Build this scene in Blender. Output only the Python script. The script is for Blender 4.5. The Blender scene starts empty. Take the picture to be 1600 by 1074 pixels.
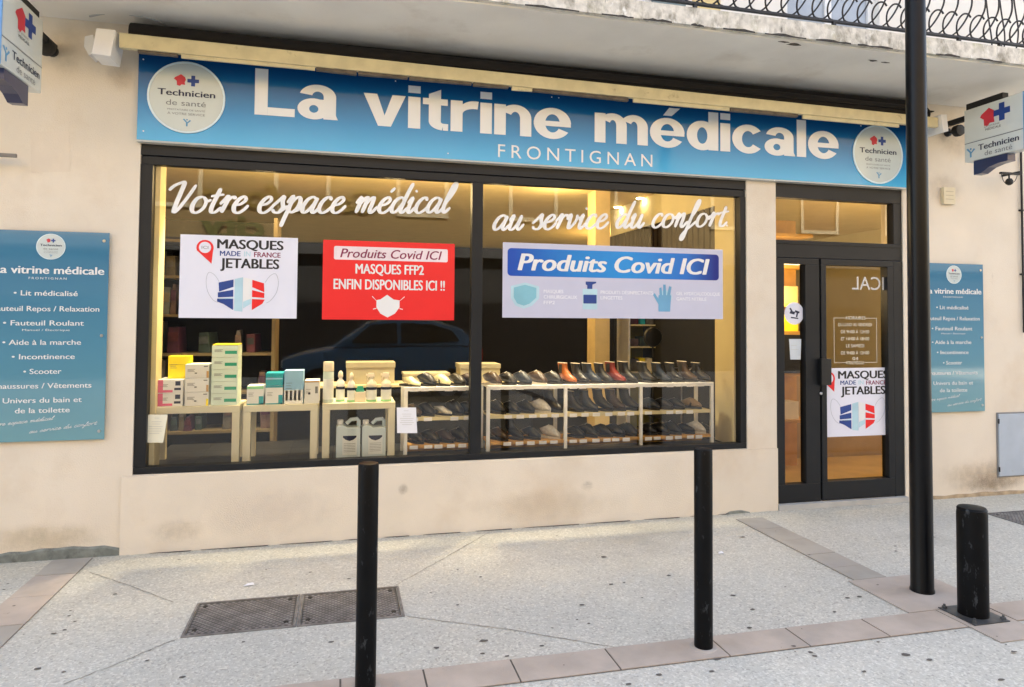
import bpy, math, random
import numpy as np
from mathutils import Vector, Matrix
R = math.radians
random.seed(7)
sc = bpy.context.scene
COL = sc.collection

# ---------------------------------------------------------------- camera
CW, CH = 1600.0, 1074.0                       # photograph, pixels
CF, CYAW, CPIT, CROL, CCY, CD, CZ = 1078.8, 0.24236, 0.03326, 0.00759, 459.7, 4.8136, 1.5
fw = Vector((math.sin(CYAW)*math.cos(CPIT), math.cos(CYAW)*math.cos(CPIT), math.sin(CPIT)))
r0 = Vector((math.cos(CYAW), -math.sin(CYAW), 0)); u0 = r0.cross(fw)
cr_ = r0*math.cos(CROL) + u0*math.sin(CROL); cu_ = -r0*math.sin(CROL) + u0*math.cos(CROL)
CAMP = Vector((0, -CD, CZ))
cd = bpy.data.cameras.new('camera'); cam = bpy.data.objects.new('camera', cd); COL.objects.link(cam)
M = Matrix((cr_, cu_, -fw)).transposed().to_4x4(); M.translation = CAMP; cam.matrix_world = M
cd.sensor_width = 36; cd.lens = CF/CW*36; cd.shift_y = -(CH/2-CCY)/CW
cd.clip_start = 0.05; cd.clip_end = 500
sc.camera = cam

# ---------------------------------------------------------------- sky, sun, exposure
SUN_EL, SUN_AZ = 37.0, 6.0                    # sun stands behind the shop building, low and warm
w = bpy.data.worlds.new('World'); sc.world = w; w.use_nodes = True
nt = w.node_tree; bg = nt.nodes['Background']
sk = nt.nodes.new('ShaderNodeTexSky'); sk.sky_type = 'NISHITA'; sk.sun_disc = False
sk.sun_elevation = R(SUN_EL); sk.sun_rotation = R(SUN_AZ); sk.dust_density = 3.0; sk.air_density = 1.0; sk.ozone_density = 0.6
hs = nt.nodes.new('ShaderNodeHueSaturation'); hs.inputs['Saturation'].default_value = .68   # thin high haze: a paler sky
nt.links.new(sk.outputs[0], hs.inputs['Color']); nt.links.new(hs.outputs[0], bg.inputs[0]); bg.inputs[1].default_value = 0.15
sd = bpy.data.lights.new('sun', 'SUN'); sun = bpy.data.objects.new('sun', sd); COL.objects.link(sun)
sd.energy = 3.6; sd.angle = R(0.6); sd.color = (1.0, 0.90, 0.72)
az = R(SUN_AZ); sdir = Vector((math.sin(az)*math.cos(R(SUN_EL)), math.cos(az)*math.cos(R(SUN_EL)), math.sin(R(SUN_EL))))
sun.rotation_euler = sdir.to_track_quat('Z', 'Y').to_euler(); sun.location = (0, 10, 20)
sc.view_settings.view_transform = 'Standard'; sc.view_settings.look = 'None'
sc.view_settings.gamma = 1; sc.view_settings.use_curve_mapping = False
sc.view_settings.exposure = 2.48
sc.cycles.max_bounces = 8; sc.cycles.transparent_max_bounces = 12
sc.cycles.sample_clamp_indirect = 6

# ---------------------------------------------------------------- geometry from the camera: rays onto real planes
def ray(px, py): return fw + cr_*((px-800)/CF) + cu_*((CCY-py)/CF)
def UY(px, py, Y=0.0):
    d = ray(px, py); return CAMP + d*((Y-CAMP.y)/d.y)
def UX(px, py, X):
    d = ray(px, py); return CAMP + d*((X-CAMP.x)/d.x)
def UZ(px, py, Z=0.0):
    d = ray(px, py); return CAMP + d*((Z-CAMP.z)/d.z)

# ---------------------------------------------------------------- materials
MATS = {}
def mat(name, col, rough=0.6, metal=0.0, var=0.08, scale=6.0, bump=0.0, bscale=80.0, coat=0.0, spec=0.5, ior=None, em=None, stains=None):
    if name in MATS: return MATS[name]
    m = bpy.data.materials.new(name); m.use_nodes = True
    n = m.node_tree; p = n.nodes['Principled BSDF']; L = n.links.new
    p.inputs['Roughness'].default_value = rough; p.inputs['Metallic'].default_value = metal
    p.inputs['Specular IOR Level'].default_value = spec
    if ior: p.inputs['IOR'].default_value = ior
    if coat: p.inputs['Coat Weight'].default_value = coat; p.inputs['Coat Roughness'].default_value = 0.04
    tc = n.nodes.new('ShaderNodeTexCoord')
    c1 = tuple(min(1, c*(1+var)) for c in col[:3])+(1,); c2 = tuple(c*(1-var) for c in col[:3])+(1,)
    nz = n.nodes.new('ShaderNodeTexNoise'); nz.inputs['Scale'].default_value = scale; nz.inputs['Detail'].default_value = 6
    L(tc.outputs['Object'], nz.inputs['Vector'])
    mx = n.nodes.new('ShaderNodeMix'); mx.data_type = 'RGBA'
    rp = n.nodes.new('ShaderNodeMapRange'); rp.inputs[1].default_value = .35; rp.inputs[2].default_value = .65
    L(nz.outputs['Fac'], rp.inputs[0]); L(rp.outputs[0], mx.inputs[0])
    mx.inputs[6].default_value = c2; mx.inputs[7].default_value = c1
    out = mx.outputs[2]
    if stains:                                  # (colour, scale, low, high, stretch z)
        for (sc_, ssc, lo, hi, stz) in stains:
            mp = n.nodes.new('ShaderNodeMapping'); mp.inputs['Scale'].default_value = (1, 1, stz)
            L(tc.outputs['Object'], mp.inputs[0])
            sn = n.nodes.new('ShaderNodeTexNoise'); sn.inputs['Scale'].default_value = ssc; sn.inputs['Detail'].default_value = 8; sn.inputs['Roughness'].default_value = .65
            L(mp.outputs[0], sn.inputs['Vector'])
            sr = n.nodes.new('ShaderNodeMapRange'); sr.inputs[1].default_value = lo; sr.inputs[2].default_value = hi
            L(sn.outputs['Fac'], sr.inputs[0])
            sm = n.nodes.new('ShaderNodeMix'); sm.data_type = 'RGBA'
            L(sr.outputs[0], sm.inputs[0]); L(out, sm.inputs[6]); sm.inputs[7].default_value = tuple(sc_)+(1,)
            out = sm.outputs[2]
    L(out, p.inputs['Base Color'])
    if bump:
        bn = n.nodes.new('ShaderNodeTexNoise'); bn.inputs['Scale'].default_value = bscale; bn.inputs['Detail'].default_value = 4
        L(tc.outputs['Object'], bn.inputs['Vector'])
        b = n.nodes.new('ShaderNodeBump'); b.inputs['Strength'].default_value = bump; b.inputs['Distance'].default_value = 0.004
        L(bn.outputs['Fac'], b.inputs['Height']); L(b.outputs[0], p.inputs['Normal'])
    if em:
        p.inputs['Emission Color'].default_value = tuple(em[:3])+(1,); p.inputs['Emission Strength'].default_value = em[3]
    MATS[name] = m; return m

def ground_mat(name, base, light, dark, warm=None):
    m = bpy.data.materials.new(name); m.use_nodes = True; n = m.node_tree; L = n.links.new
    p = n.nodes['Principled BSDF']; p.inputs['Roughness'].default_value = .85
    tc = n.nodes.new('ShaderNodeTexCoord')
    def noise(s, d=2, r=.5):
        q = n.nodes.new('ShaderNodeTexNoise'); q.inputs['Scale'].default_value = s; q.inputs['Detail'].default_value = d; q.inputs['Roughness'].default_value = r
        L(tc.outputs['Object'], q.inputs['Vector']); return q
    def mixc(fac, a, b, lo, hi):
        r = n.nodes.new('ShaderNodeMapRange'); r.inputs[1].default_value = lo; r.inputs[2].default_value = hi; L(fac, r.inputs[0])
        x = n.nodes.new('ShaderNodeMix'); x.data_type = 'RGBA'; L(r.outputs[0], x.inputs[0])
        for s, v in ((6, a), (7, b)):
            if isinstance(v, tuple): x.inputs[s].default_value = v+(1,)
            else: L(v, x.inputs[s])
        return x.outputs[2]
    v1 = n.nodes.new('ShaderNodeTexVoronoi'); v1.inputs['Scale'].default_value = 105; L(tc.outputs['Object'], v1.inputs['Vector'])
    sep = n.nodes.new('ShaderNodeSeparateColor'); L(v1.outputs['Color'], sep.inputs[0])
    c = mixc(sep.outputs[0], dark, light, .0, .75)
    c = mixc(sep.outputs[1], c, base, .30, .62)
    c = mixc(noise(160, 2).outputs['Fac'], c, dark, .60, .76)
    c2 = mixc(noise(1.1, 5, .6).outputs['Fac'], tuple(b*.86 for b in base), tuple(min(1, b*1.08) for b in base), .35, .65)
    x = n.nodes.new('ShaderNodeMix'); x.data_type = 'RGBA'; x.inputs[0].default_value = .50; L(c, x.inputs[6]); L(c2, x.inputs[7])
    c = mixc(noise(.7, 7, .7).outputs['Fac'], x.outputs[2], tuple(b*.72 for b in base), .58, .80)
    if warm:                                   # warm light along the wall put into the paving colour, ragged edge
        sx = n.nodes.new('ShaderNodeSeparateXYZ'); L(tc.outputs['Object'], sx.inputs[0])
        ad = n.nodes.new('ShaderNodeMath'); ad.operation = 'MULTIPLY_ADD'; ad.inputs[1].default_value = .25
        L(noise(3.0, 5).outputs['Fac'], ad.inputs[0]); L(sx.outputs['Y'], ad.inputs[2])
        mr = n.nodes.new('ShaderNodeMapRange'); mr.inputs[1].default_value = -.40; mr.inputs[2].default_value = -.05; mr.inputs[4].default_value = .55; L(ad.outputs[0], mr.inputs[0])
        y = n.nodes.new('ShaderNodeMix'); y.data_type = 'RGBA'; y.blend_type = 'MULTIPLY'; L(mr.outputs[0], y.inputs[0]); L(c, y.inputs[6]); y.inputs[7].default_value = warm+(1,)
        c = y.outputs[2]
    L(c, p.inputs['Base Color'])
    b = n.nodes.new('ShaderNodeBump'); b.inputs['Strength'].default_value = .5; b.inputs['Distance'].default_value = .003
    L(v1.outputs['Distance'], b.inputs['Height']); L(b.outputs[0], p.inputs['Normal'])
    MATS[name] = m; return m

def glass_mat(name, tint, mul, rough=0.0):
    m = bpy.data.materials.new(name); m.use_nodes = True; n = m.node_tree; L = n.links.new
    n.nodes.remove(n.nodes['Principled BSDF']); out = n.nodes['Material Output']
    t = n.nodes.new('ShaderNodeBsdfTransparent'); t.inputs[0].default_value = tint+(1,)
    g = n.nodes.new('ShaderNodeBsdfGlossy'); g.inputs['Roughness'].default_value = rough
    f = n.nodes.new('ShaderNodeFresnel'); f.inputs[0].default_value = 1.5
    k = n.nodes.new('ShaderNodeMath'); k.operation = 'MULTIPLY'; k.use_clamp = True; k.inputs[1].default_value = mul
    tc = n.nodes.new('ShaderNodeTexCoord'); nz = n.nodes.new('ShaderNodeTexNoise'); nz.inputs['Scale'].default_value = 1.3
    b = n.nodes.new('ShaderNodeBump'); b.inputs['Strength'].default_value = .06; b.inputs['Distance'].default_value = .01
    L(tc.outputs['Object'], nz.inputs['Vector']); L(nz.outputs['Fac'], b.inputs['Height']); L(b.outputs[0], g.inputs['Normal'])
    x = n.nodes.new('ShaderNodeMixShader'); L(f.outputs[0], k.inputs[0]); L(k.outputs[0], x.inputs[0]); L(t.outputs[0], x.inputs[1]); L(g.outputs[0], x.inputs[2])
    L(x.outputs[0], out.inputs[0]); MATS[name] = m; return m

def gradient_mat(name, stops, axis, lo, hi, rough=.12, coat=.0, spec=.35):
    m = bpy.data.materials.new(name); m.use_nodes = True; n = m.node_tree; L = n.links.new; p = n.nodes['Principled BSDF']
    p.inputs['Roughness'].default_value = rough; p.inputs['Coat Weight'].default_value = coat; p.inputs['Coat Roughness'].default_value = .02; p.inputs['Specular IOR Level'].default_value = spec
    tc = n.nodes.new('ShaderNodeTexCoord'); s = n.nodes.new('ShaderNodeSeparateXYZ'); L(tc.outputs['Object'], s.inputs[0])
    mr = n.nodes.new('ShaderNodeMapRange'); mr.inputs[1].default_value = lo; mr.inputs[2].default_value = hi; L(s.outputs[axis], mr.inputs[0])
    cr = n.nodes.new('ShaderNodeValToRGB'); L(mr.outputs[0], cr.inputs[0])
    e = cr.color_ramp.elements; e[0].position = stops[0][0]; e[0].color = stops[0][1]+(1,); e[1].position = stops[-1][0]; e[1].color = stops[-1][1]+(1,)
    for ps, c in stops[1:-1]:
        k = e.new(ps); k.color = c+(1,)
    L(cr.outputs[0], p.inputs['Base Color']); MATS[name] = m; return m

STUCCO = mat('cream_stucco', (.73, .65, .53), .9, var=.05, scale=1.6, bump=.55, bscale=130,
             stains=[((.62, .51, .38), 1.1, .52, .78, 1.0), ((.76, .70, .60), .8, .52, .8, .8), ((.40, .34, .27), 7.0, .69, .86, .35)])
UPPERW = mat('white_render_upper', (.78, .75, .69), .9, var=.04, scale=2, bump=.3, bscale=140)
SOFFIT = mat('painted_soffit', (.80, .77, .70), .9, var=.06, scale=2, bump=.2, stains=[((.62, .57, .49), 1.7, .58, .8, 1), ((.10, .09, .08), 5, .73, .8, 1)])
SLAB = mat('weathered_concrete', (.62, .59, .52), .95, var=.15, scale=22, bump=.8, bscale=60,
           stains=[((.25, .23, .18), 11, .50, .66, .5), ((.40, .38, .24), 5, .55, .72, .6), ((.11, .10, .08), 16, .62, .74, .4), ((.78, .77, .72), 14, .58, .7, .6)])
ALU = mat('anthracite_aluminium', (.013, .0145, .0165), .42, var=.1, scale=3, spec=.28)
ALUD = mat('black_gasket', (.006, .006, .006), .6)
BLACKP = mat('black_street_paint', (.0025, .0028, .0034), .42, var=.3, scale=9, bump=.12, bscale=30, spec=.14, stains=[((.05, .055, .06), 30, .60, .69, .35)])
WHITE = mat('white_plastic', (.78, .78, .77), .35, var=.02)
PAPER = mat('white_paper', (.80, .80, .82), .7, var=.02)
PAPERY = mat('yellowed_paper', (.80, .77, .60), .7, var=.02)
POSTER = mat('poster_white', (.74, .75, .84), .45, var=.015)
PGREY = mat('poster_grey_lilac', (.54, .55, .68), .45, var=.015)
RED = mat('poster_red', (.80, .012, .014), .4, var=.02)
REDD = mat('emblem_red', (.55, .03, .05), .5)
WINE = mat('wine_ink', (.22, .01, .06), .5)
NAVY = mat('navy_ink', (.008, .014, .05), .5)
INK = mat('black_ink', (.008, .008, .010), .5)
GREYI = mat('grey_ink', (.16, .17, .18), .5)
BLUEI = mat('flag_blue', (.012, .05, .25), .5)
PALEB = mat('pale_blue_ink', (.45, .66, .74), .5)
MIDB = mat('mid_blue_ink', (.10, .30, .50), .5)
SIGNW = mat('sign_white_vinyl', (.76, .78, .78), .22, var=.01, spec=.35)
BADGE = mat('badge_grey_white', (.56, .62, .60), .12, var=.02, spec=.4)
BRIM = mat('badge_rim', (.66, .80, .84), .3)
DKBLUE = mat('dark_blue_metal', (.006, .018, .085), .3, coat=.3)
AWN = mat('cream_awning_metal', (.58, .52, .32), .5, var=.08, scale=12, stains=[((.28, .23, .14), 9, .62, .75, 1)])
AWND = mat('brown_awning_fabric', (.008, .006, .005), .9, var=.2, scale=30)
DIRTM = mat('dirt', (.05, .045, .04), .95, var=.3, scale=40)
MORT = mat('grey_mortar', (.20, .215, .19), .95, var=.2, scale=18, bump=.8, bscale=50, stains=[((.09, .09, .08), 12, .55, .7, 1)])
PAVER = mat('pink_grey_paver', (.455, .392, .335), .9, var=.10, scale=5, bump=.3, bscale=150, stains=[((.38, .34, .30), 3.0, .52, .72, 1), ((.2, .17, .15), 16, .66, .76, 1)])
PAVERG = mat('grey_paver', (.38, .355, .31), .9, var=.10, scale=5, bump=.3, bscale=150, stains=[((.33, .30, .27), 2.5, .52, .7, 1)])
JOINT = mat('dark_joint', (.13, .115, .10), .95, var=.2, scale=30)
JOINTL = mat('faint_joint', (.24, .225, .19), .95, var=.2, scale=30)
TABLE = mat('cream_laminate', (.72, .68, .52), .45, var=.03, scale=9)
RACKW = mat('white_powder_coat', (.86, .87, .88), .4)
WOODO = mat('orange_pine', (.60, .32, .07), .5, var=.2, scale=14)
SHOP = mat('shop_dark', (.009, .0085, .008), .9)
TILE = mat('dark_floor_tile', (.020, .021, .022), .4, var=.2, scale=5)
CREAMW = mat('cream_interior_wall', (.66, .58, .34), .8, var=.03, scale=3)
GLASS = glass_mat('window_glass', (.98, .98, .97), 1.55)
SIDEW = ground_mat('washed_aggregate_paving', (.51, .50, .445), (.76, .745, .67), (.23, .22, .19), (1.0, .95, .84))
ROADM = ground_mat('pale_aggregate_road', (.53, .52, .465), (.79, .775, .71), (.23, .225, .20))

# ---------------------------------------------------------------- objects
ORG = {}
def tag(o, label=None, cat=None, group=None, kind=None):
    if label: o['label'] = label
    if cat: o['category'] = cat
    if group: o['group'] = group
    if kind: o['kind'] = kind
    return o
def empty(name, loc, label, cat, group=None):
    o = bpy.data.objects.new(name, None); o.location = loc; COL.objects.link(o); ORG[o.name] = Vector(loc)
    o.empty_display_size = .1
    return tag(o, label, cat, group)
def sub_empty(name, parent):
    o = bpy.data.objects.new(name, None); COL.objects.link(o); o.parent = parent; ORG[o.name] = ORG[parent.name].copy(); return o
def link_mesh(name, me, parent=None, loc=None):
    o = bpy.data.objects.new(name, me); COL.objects.link(o)
    if parent is not None:
        o.parent = parent; ORG[o.name] = ORG[parent.name].copy(); off = ORG[parent.name]
    else:
        off = Vector(loc) if loc is not None else Vector((0, 0, 0)); o.location = off; ORG[o.name] = off.copy()
    if off.length > 0: me.transform(Matrix.Translation(-off))
    return o
class MB:
    def __init__(s): s.v = []; s.f = []; s.mi = []; s.cur = 0
    def add(s, vs, fs):
        b = len(s.v); s.v += [tuple(v) for v in vs]; s.f += [tuple(i+b for i in f) for f in fs]; s.mi += [s.cur]*len(fs); return s
    def box(s, x0, x1, y0, y1, z0, z1, top=None):
        t = top or (0, 0)
        return s.add([(x0, y0, z0), (x1, y0, z0), (x1, y1, z0), (x0, y1, z0), (x0+t[0], y0+t[1], z1), (x1-t[0], y0+t[1], z1), (x1-t[0], y1-t[1], z1), (x0+t[0], y1-t[1], z1)],
                     [(0, 3, 2, 1), (4, 5, 6, 7), (0, 1, 5, 4), (1, 2, 6, 5), (2, 3, 7, 6), (3, 0, 4, 7)])
    def lathe(s, c, prof, n=16, axis='z'):
        b = []
        for (r, h) in prof:
            for i in range(n):
                a = 2*math.pi*i/n
                if axis == 'z': b.append((c[0]+r*math.cos(a), c[1]+r*math.sin(a), c[2]+h))
                elif axis == 'y': b.append((c[0]+r*math.cos(a), c[1]+h, c[2]+r*math.sin(a)))
                else: b.append((c[0]+h, c[1]+r*math.cos(a), c[2]+r*math.sin(a)))
        fs = []
        for k in range(len(prof)-1):
            for i in range(n):
                j = (i+1) % n; fs.append((k*n+i, k*n+j, (k+1)*n+j, (k+1)*n+i))
        fs.append(tuple(range(n))[::-1]); fs.append(tuple(range((len(prof)-1)*n, len(prof)*n)))
        return s.add(b, fs)
    def tube(s, pts, r, n=8, closed_ends=True):
        pts = [Vector(p) for p in pts]; vs = []; pn = None
        for i, p in enumerate(pts):
            t = (pts[min(i+1, len(pts)-1)]-pts[max(i-1, 0)]).normalized()
            if pn is None:
                a = Vector((0, 0, 1)) if abs(t.z) < .9 else Vector((1, 0, 0)); pn = t.cross(a).normalized()
            else:
                pn = (pn-t*pn.dot(t)).normalized()
            q = t.cross(pn); rr = r[i] if isinstance(r, (list, tuple)) else r
            for k in range(n):
                a = 2*math.pi*k/n; vs.append(p+pn*rr*math.cos(a)+q*rr*math.sin(a))
        fs = []
        for i in range(len(pts)-1):
            for k in range(n):
                j = (k+1) % n; fs.append((i*n+k, i*n+j, (i+1)*n+j, (i+1)*n+k))
        fs.append(tuple(range(n))[::-1]); fs.append(tuple(range((len(pts)-1)*n, len(pts)*n)))
        return s.add(vs, fs)
    def rings(s, rings, cap0=True, cap1=True):
        n = len(rings[0]); vs = [p for r in rings for p in r]; fs = []
        for i in range(len(rings)-1):
            for k in range(n):
                j = (k+1) % n; fs.append((i*n+k, i*n+j, (i+1)*n+j, (i+1)*n+k))
        if cap0: fs.append(tuple(range(n))[::-1])
        if cap1: fs.append(tuple(range((len(rings)-1)*n, len(rings)*n)))
        return s.add(vs, fs)
    def build(s, name, m, parent=None, loc=None, smooth=False, bevel=0):
        me = bpy.data.meshes.new(name); me.from_pydata(s.v, [], s.f)
        ms = m if isinstance(m, (list, tuple)) else [m]
        for q in ms: me.materials.append(q)
        if len(ms) > 1: me.polygons.foreach_set('material_index', s.mi)
        me.validate(); me.update()
        import bmesh
        bm = bmesh.new(); bm.from_mesh(me); bmesh.ops.recalc_face_normals(bm, faces=bm.faces)
        if bevel: bmesh.ops.bevel(bm, geom=[e for e in bm.edges if e.is_manifold and e.calc_face_angle(0) > .6], offset=bevel, segments=2, affect='EDGES', profile=.6)
        bm.to_mesh(me); bm.free()
        if smooth:
            me.polygons.foreach_set('use_smooth', [True]*len(me.polygons)); me.set_sharp_from_angle(angle=R(38))
        if loc is None and parent is None and s.v:
            a = np.array(s.v); loc = (float(a[:, 0].mean()), float(a[:, 1].mean()), float(a[:, 2].min()))
        return link_mesh(name, me, parent, loc)
def box(name, m, dims, parent=None, bevel=0, loc=None): return MB().box(*dims).build(name, m, parent, loc, bevel=bevel)
def copy_tree(o, parent=None):
    c = o.copy(); COL.objects.link(c)
    if parent is not None: c.parent = parent
    for ch in list(o.children): copy_tree(ch, c)
    return c

# flat print: a frame (origin, x axis, y axis, normal towards the reader)
class Fr:
    def __init__(s, O, X, Yv): s.O = Vector(O); s.X = Vector(X).normalized(); s.Y = Vector(Yv).normalized(); s.N = s.X.cross(s.Y)
    def p(s, a, b, h=0): return s.O+s.X*a+s.Y*b+s.N*h
WF = lambda Y: Fr((0, Y, 0), (1, 0, 0), (0, 0, 1))      # wall plane at y=Y, coordinates are world x and z
def poly(name, pts, m, parent, fr, h=.001):
    return MB().add([fr.p(a, b, h) for a, b in pts], [tuple(range(len(pts)))]).build(name, m, parent)
def polys(name, lists, m, parent, fr, h=.001):
    b = MB()
    for k, pts in enumerate(lists): b.add([fr.p(a, c, h+.00015*k) for a, c in pts], [tuple(range(len(pts)))])
    return b.build(name, m, parent)
def circ(cx, cy, rx, ry=None, n=40): ry = ry or rx; return [(cx+rx*math.cos(2*math.pi*i/n), cy+ry*math.sin(2*math.pi*i/n)) for i in range(n)]
def rrect(x0, x1, y0, y1, r, n=5):
    o = []
    for cx, cy, a0 in ((x1-r, y1-r, 0), (x0+r, y1-r, 90), (x0+r, y0+r, 180), (x1-r, y0+r, 270)):
        for i in range(n+1): a = R(a0+90*i/n); o.append((cx+r*math.cos(a), cy+r*math.sin(a)))
    return o
_tc = {}
def text_mesh(s, bold, shear, space):
    k = (s, bold, shear, space)
    if k in _tc: return _tc[k]
    cu = bpy.data.curves.new('lettering', 'FONT'); cu.body = s; cu.size = 1; cu.offset = bold; cu.shear = shear; cu.space_character = space
    cu.resolution_u = 4; cu.fill_mode = 'FRONT'
    o = bpy.data.objects.new('lettering', cu); COL.objects.link(o); bpy.context.view_layer.update()
    me = bpy.data.meshes.new_from_object(o.evaluated_get(bpy.context.evaluated_depsgraph_get()))
    bpy.data.objects.remove(o); bpy.data.curves.remove(cu)
    v = np.empty(len(me.vertices)*3, 'f'); me.vertices.foreach_get('co', v); v = v.reshape(-1, 3)
    f = [tuple(p.vertices) for p in me.polygons]; bpy.data.meshes.remove(me)
    _tc[k] = (v, f); return v, f
def text(name, s, x0, x1, yb, cap, m, parent, fr, h=.0015, bold=0.0, shear=0.0, space=1.0, flip=False):
    v, f = text_mesh(s, 0, shear, space); vH, _ = text_mesh('H', 0, 0, 1.0)
    if bold and len(f) < 6000:
        sh = [(-1, .25), (1, -.25), (-.5, -.35), (.5, .35), (0, 0)] if bold < .04 else [(-1, .3), (1, .3), (-1, -.3), (1, -.3), (-.5, 0), (.5, 0), (0, 0)]
        nv = len(v); v = np.concatenate([v+np.array([a_*bold*1.15, b_*bold*.8, 0]) for a_, b_ in sh]); f = [tuple(i+k_*nv for i in q) for k_ in range(len(sh)) for q in f]
        hz = np.repeat(np.arange(len(sh))*.00013, nv)
    else: hz = np.zeros(len(v))
    cb = vH[:, 1].min(); ch = vH[:, 1].max()-cb
    a0, a1 = v[:, 0].min(), v[:, 0].max()
    X = (v[:, 0]-a0)/(a1-a0)
    if flip: X = 1-X
    X = x0+X*(x1-x0); Y = yb+(v[:, 1]-cb)*cap/ch
    return MB().add([fr.p(float(a), float(b), h+float(h_)) for a, b, h_ in zip(X, Y, hz)], f).build(name, m, parent)
def tpx(name, s, xl, xr, yb, yc, Y, m, parent, **k):
    xm = (xl+xr)/2; zb = UY(xm, yb, Y).z; zc = UY(xm, yc, Y).z; a = UY(xl, (yb+yc)/2, Y).x; b = UY(xr, (yb+yc)/2, Y).x
    return text(name, s, a, b, zb, zc-zb, m, parent, WF(Y), **k)
def pts_px(l, Y): return [(UY(a, b, Y).x, UY(a, b, Y).z) for a, b in l]

# ================================================================ GROUND
XL, XR = -45, 45
def sheet(name, m, x0, x1, y0, y1, z):
    o = MB().add([(x0, y0, z), (x1, y0, z), (x1, y1, z), (x0, y1, z)], [(0, 1, 2, 3)]).build(name, m, None, (0, 0, 0)); return o
KY0, KY1 = -2.025, -1.835
side = tag(sheet('sidewalk', SIDEW, XL, XR, KY0, 30, 0), kind='structure')
road = tag(sheet('road', ROADM, -250, 250, -250, KY0, 0), kind='structure')
def strip_bed(name, x0, x1, y0, y1, par, z=.002): return MB().add([(x0, y0, z), (x1, y0, z), (x1, y1, z), (x0, y1, z)], [(0, 1, 2, 3)]).build(name, JOINT, par)
strip_bed('joint_bed', XL, XR, KY0-.004, KY1+.004, side)
def paver(x0, x1, y0, y1, m, par=side):
    t = .0055+random.uniform(0, .0016)
    return MB().box(x0, x1, y0, y1, .0022, t).build('paver', m, par)
# kerb row, joints as in the photograph (x of each joint)
jx = [UZ(px, py).x for px, py in ((588, 1062), (645, 1050), (815, 1045), (985, 1020), (1120, 1010), (1245, 992), (1360, 975), (1475, 962))]
xs = [-3.2, -2.55, -1.95, -1.45, -.98, -.47, .02, .36, .74, 1.18, 1.70, 2.11, 2.545, 3.0]
for a, b in zip(xs[:-1], xs[1:]): paver(a+.004, b-.004, KY0, KY1, PAVER)
for k in range(6): paver(3.30+k*.5, 3.792+k*.5, KY0, KY1, PAVER)
paver(3.004, 3.292, KY0-.17, KY1, PAVER)
# stripe to the wall on the left, and its continuation
strip_bed('joint_bed', -1.674, -1.456, KY1+.006, -.03, side, .0018)
yy = [-.03, -.30, -.62, -.98, -1.36, KY1+.008]
for k, (a, b) in enumerate(zip(yy[:-1], yy[1:])): paver(-1.672, -1.458, b+.004, a-.003, [PAVERG, PAVER, PAVER, PAVERG, PAVERG][k])
strip_bed('joint_bed', 2.884, 3.106, -1.39, -.16, side, .0018)
yy = [-.16, -.42, -.68, -.96, -1.19, -1.39]
for k, (a, b) in enumerate(zip(yy[:-1], yy[1:])): paver(2.886, 3.104, b+.002, a-.002, PAVERG)
paver(2.84, 3.36, -1.83, -1.392, PAVER)
strip_bed('joint_bed', 3.50, 3.72, -9, KY0-.18, road, .0018)
for k in range(5): paver(3.502, 3.718, KY0-.19-(k+1)*.5+.004, KY0-.19-k*.5, PAVERG, road)
def crack(pts, wd, m, par, z=.0025, jag=.006):
    P = []
    for (a, b) in zip(pts[:-1], pts[1:]):
        A = UZ(*a); B = UZ(*b); n = max(3, int((B-A).length/.03))
        for i in range(n): P.append(A.lerp(B, i/n))
    P.append(UZ(*pts[-1])); vs = []; fs = []
    for i, p in enumerate(P):
        t = (P[min(i+1, len(P)-1)]-P[max(0, i-1)]).normalized(); nn = Vector((-t.y, t.x, 0))
        o = random.uniform(-jag, jag); ww = wd*random.uniform(.45, 1.2)
        vs += [(p.x+nn.x*(o+ww), p.y+nn.y*(o+ww), z), (p.x+nn.x*(o-ww), p.y+nn.y*(o-ww), z)]
        if i: fs.append((2*i-2, 2*i-1, 2*i+1, 2*i))
    return MB().add(vs, fs).build('expansion_joint', m, par)
crack([(140, 895), (200, 915), (272, 942)], .0022, JOINTL, side, jag=.003)
crack([(100, 1070), (165, 1045), (275, 1000)], .0022, JOINTL, side)
crack([(618, 915), (690, 875), (765, 832)], .0022, JOINTL, side, jag=.003)
crack([(636, 964), (800, 985), (960, 1012)], .0024, JOINTL, side, jag=.003)
# dark line where the wall meets the paving, broken
for (a, b) in ((232, 300), (312, 420), (436, 520), (536, 560), (600, 640), (660, 720), (742, 800), (818, 905), (915, 985), (1005, 1062), (1078, 1096), (1122, 1140)):
    A = UY(a, 860, -.016).x; B = UY(b, 860, -.016).x
    MB().add([(A, -.017, .003), (B, -.017, .003), (B-.01, -.026-random.random()*.008, .003), ((A+B)/2, -.030, .003), (A+.01, -.022, .003)], [(4, 3, 2, 1, 0)]).build('wall_crack', DIRTM, side)
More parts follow.
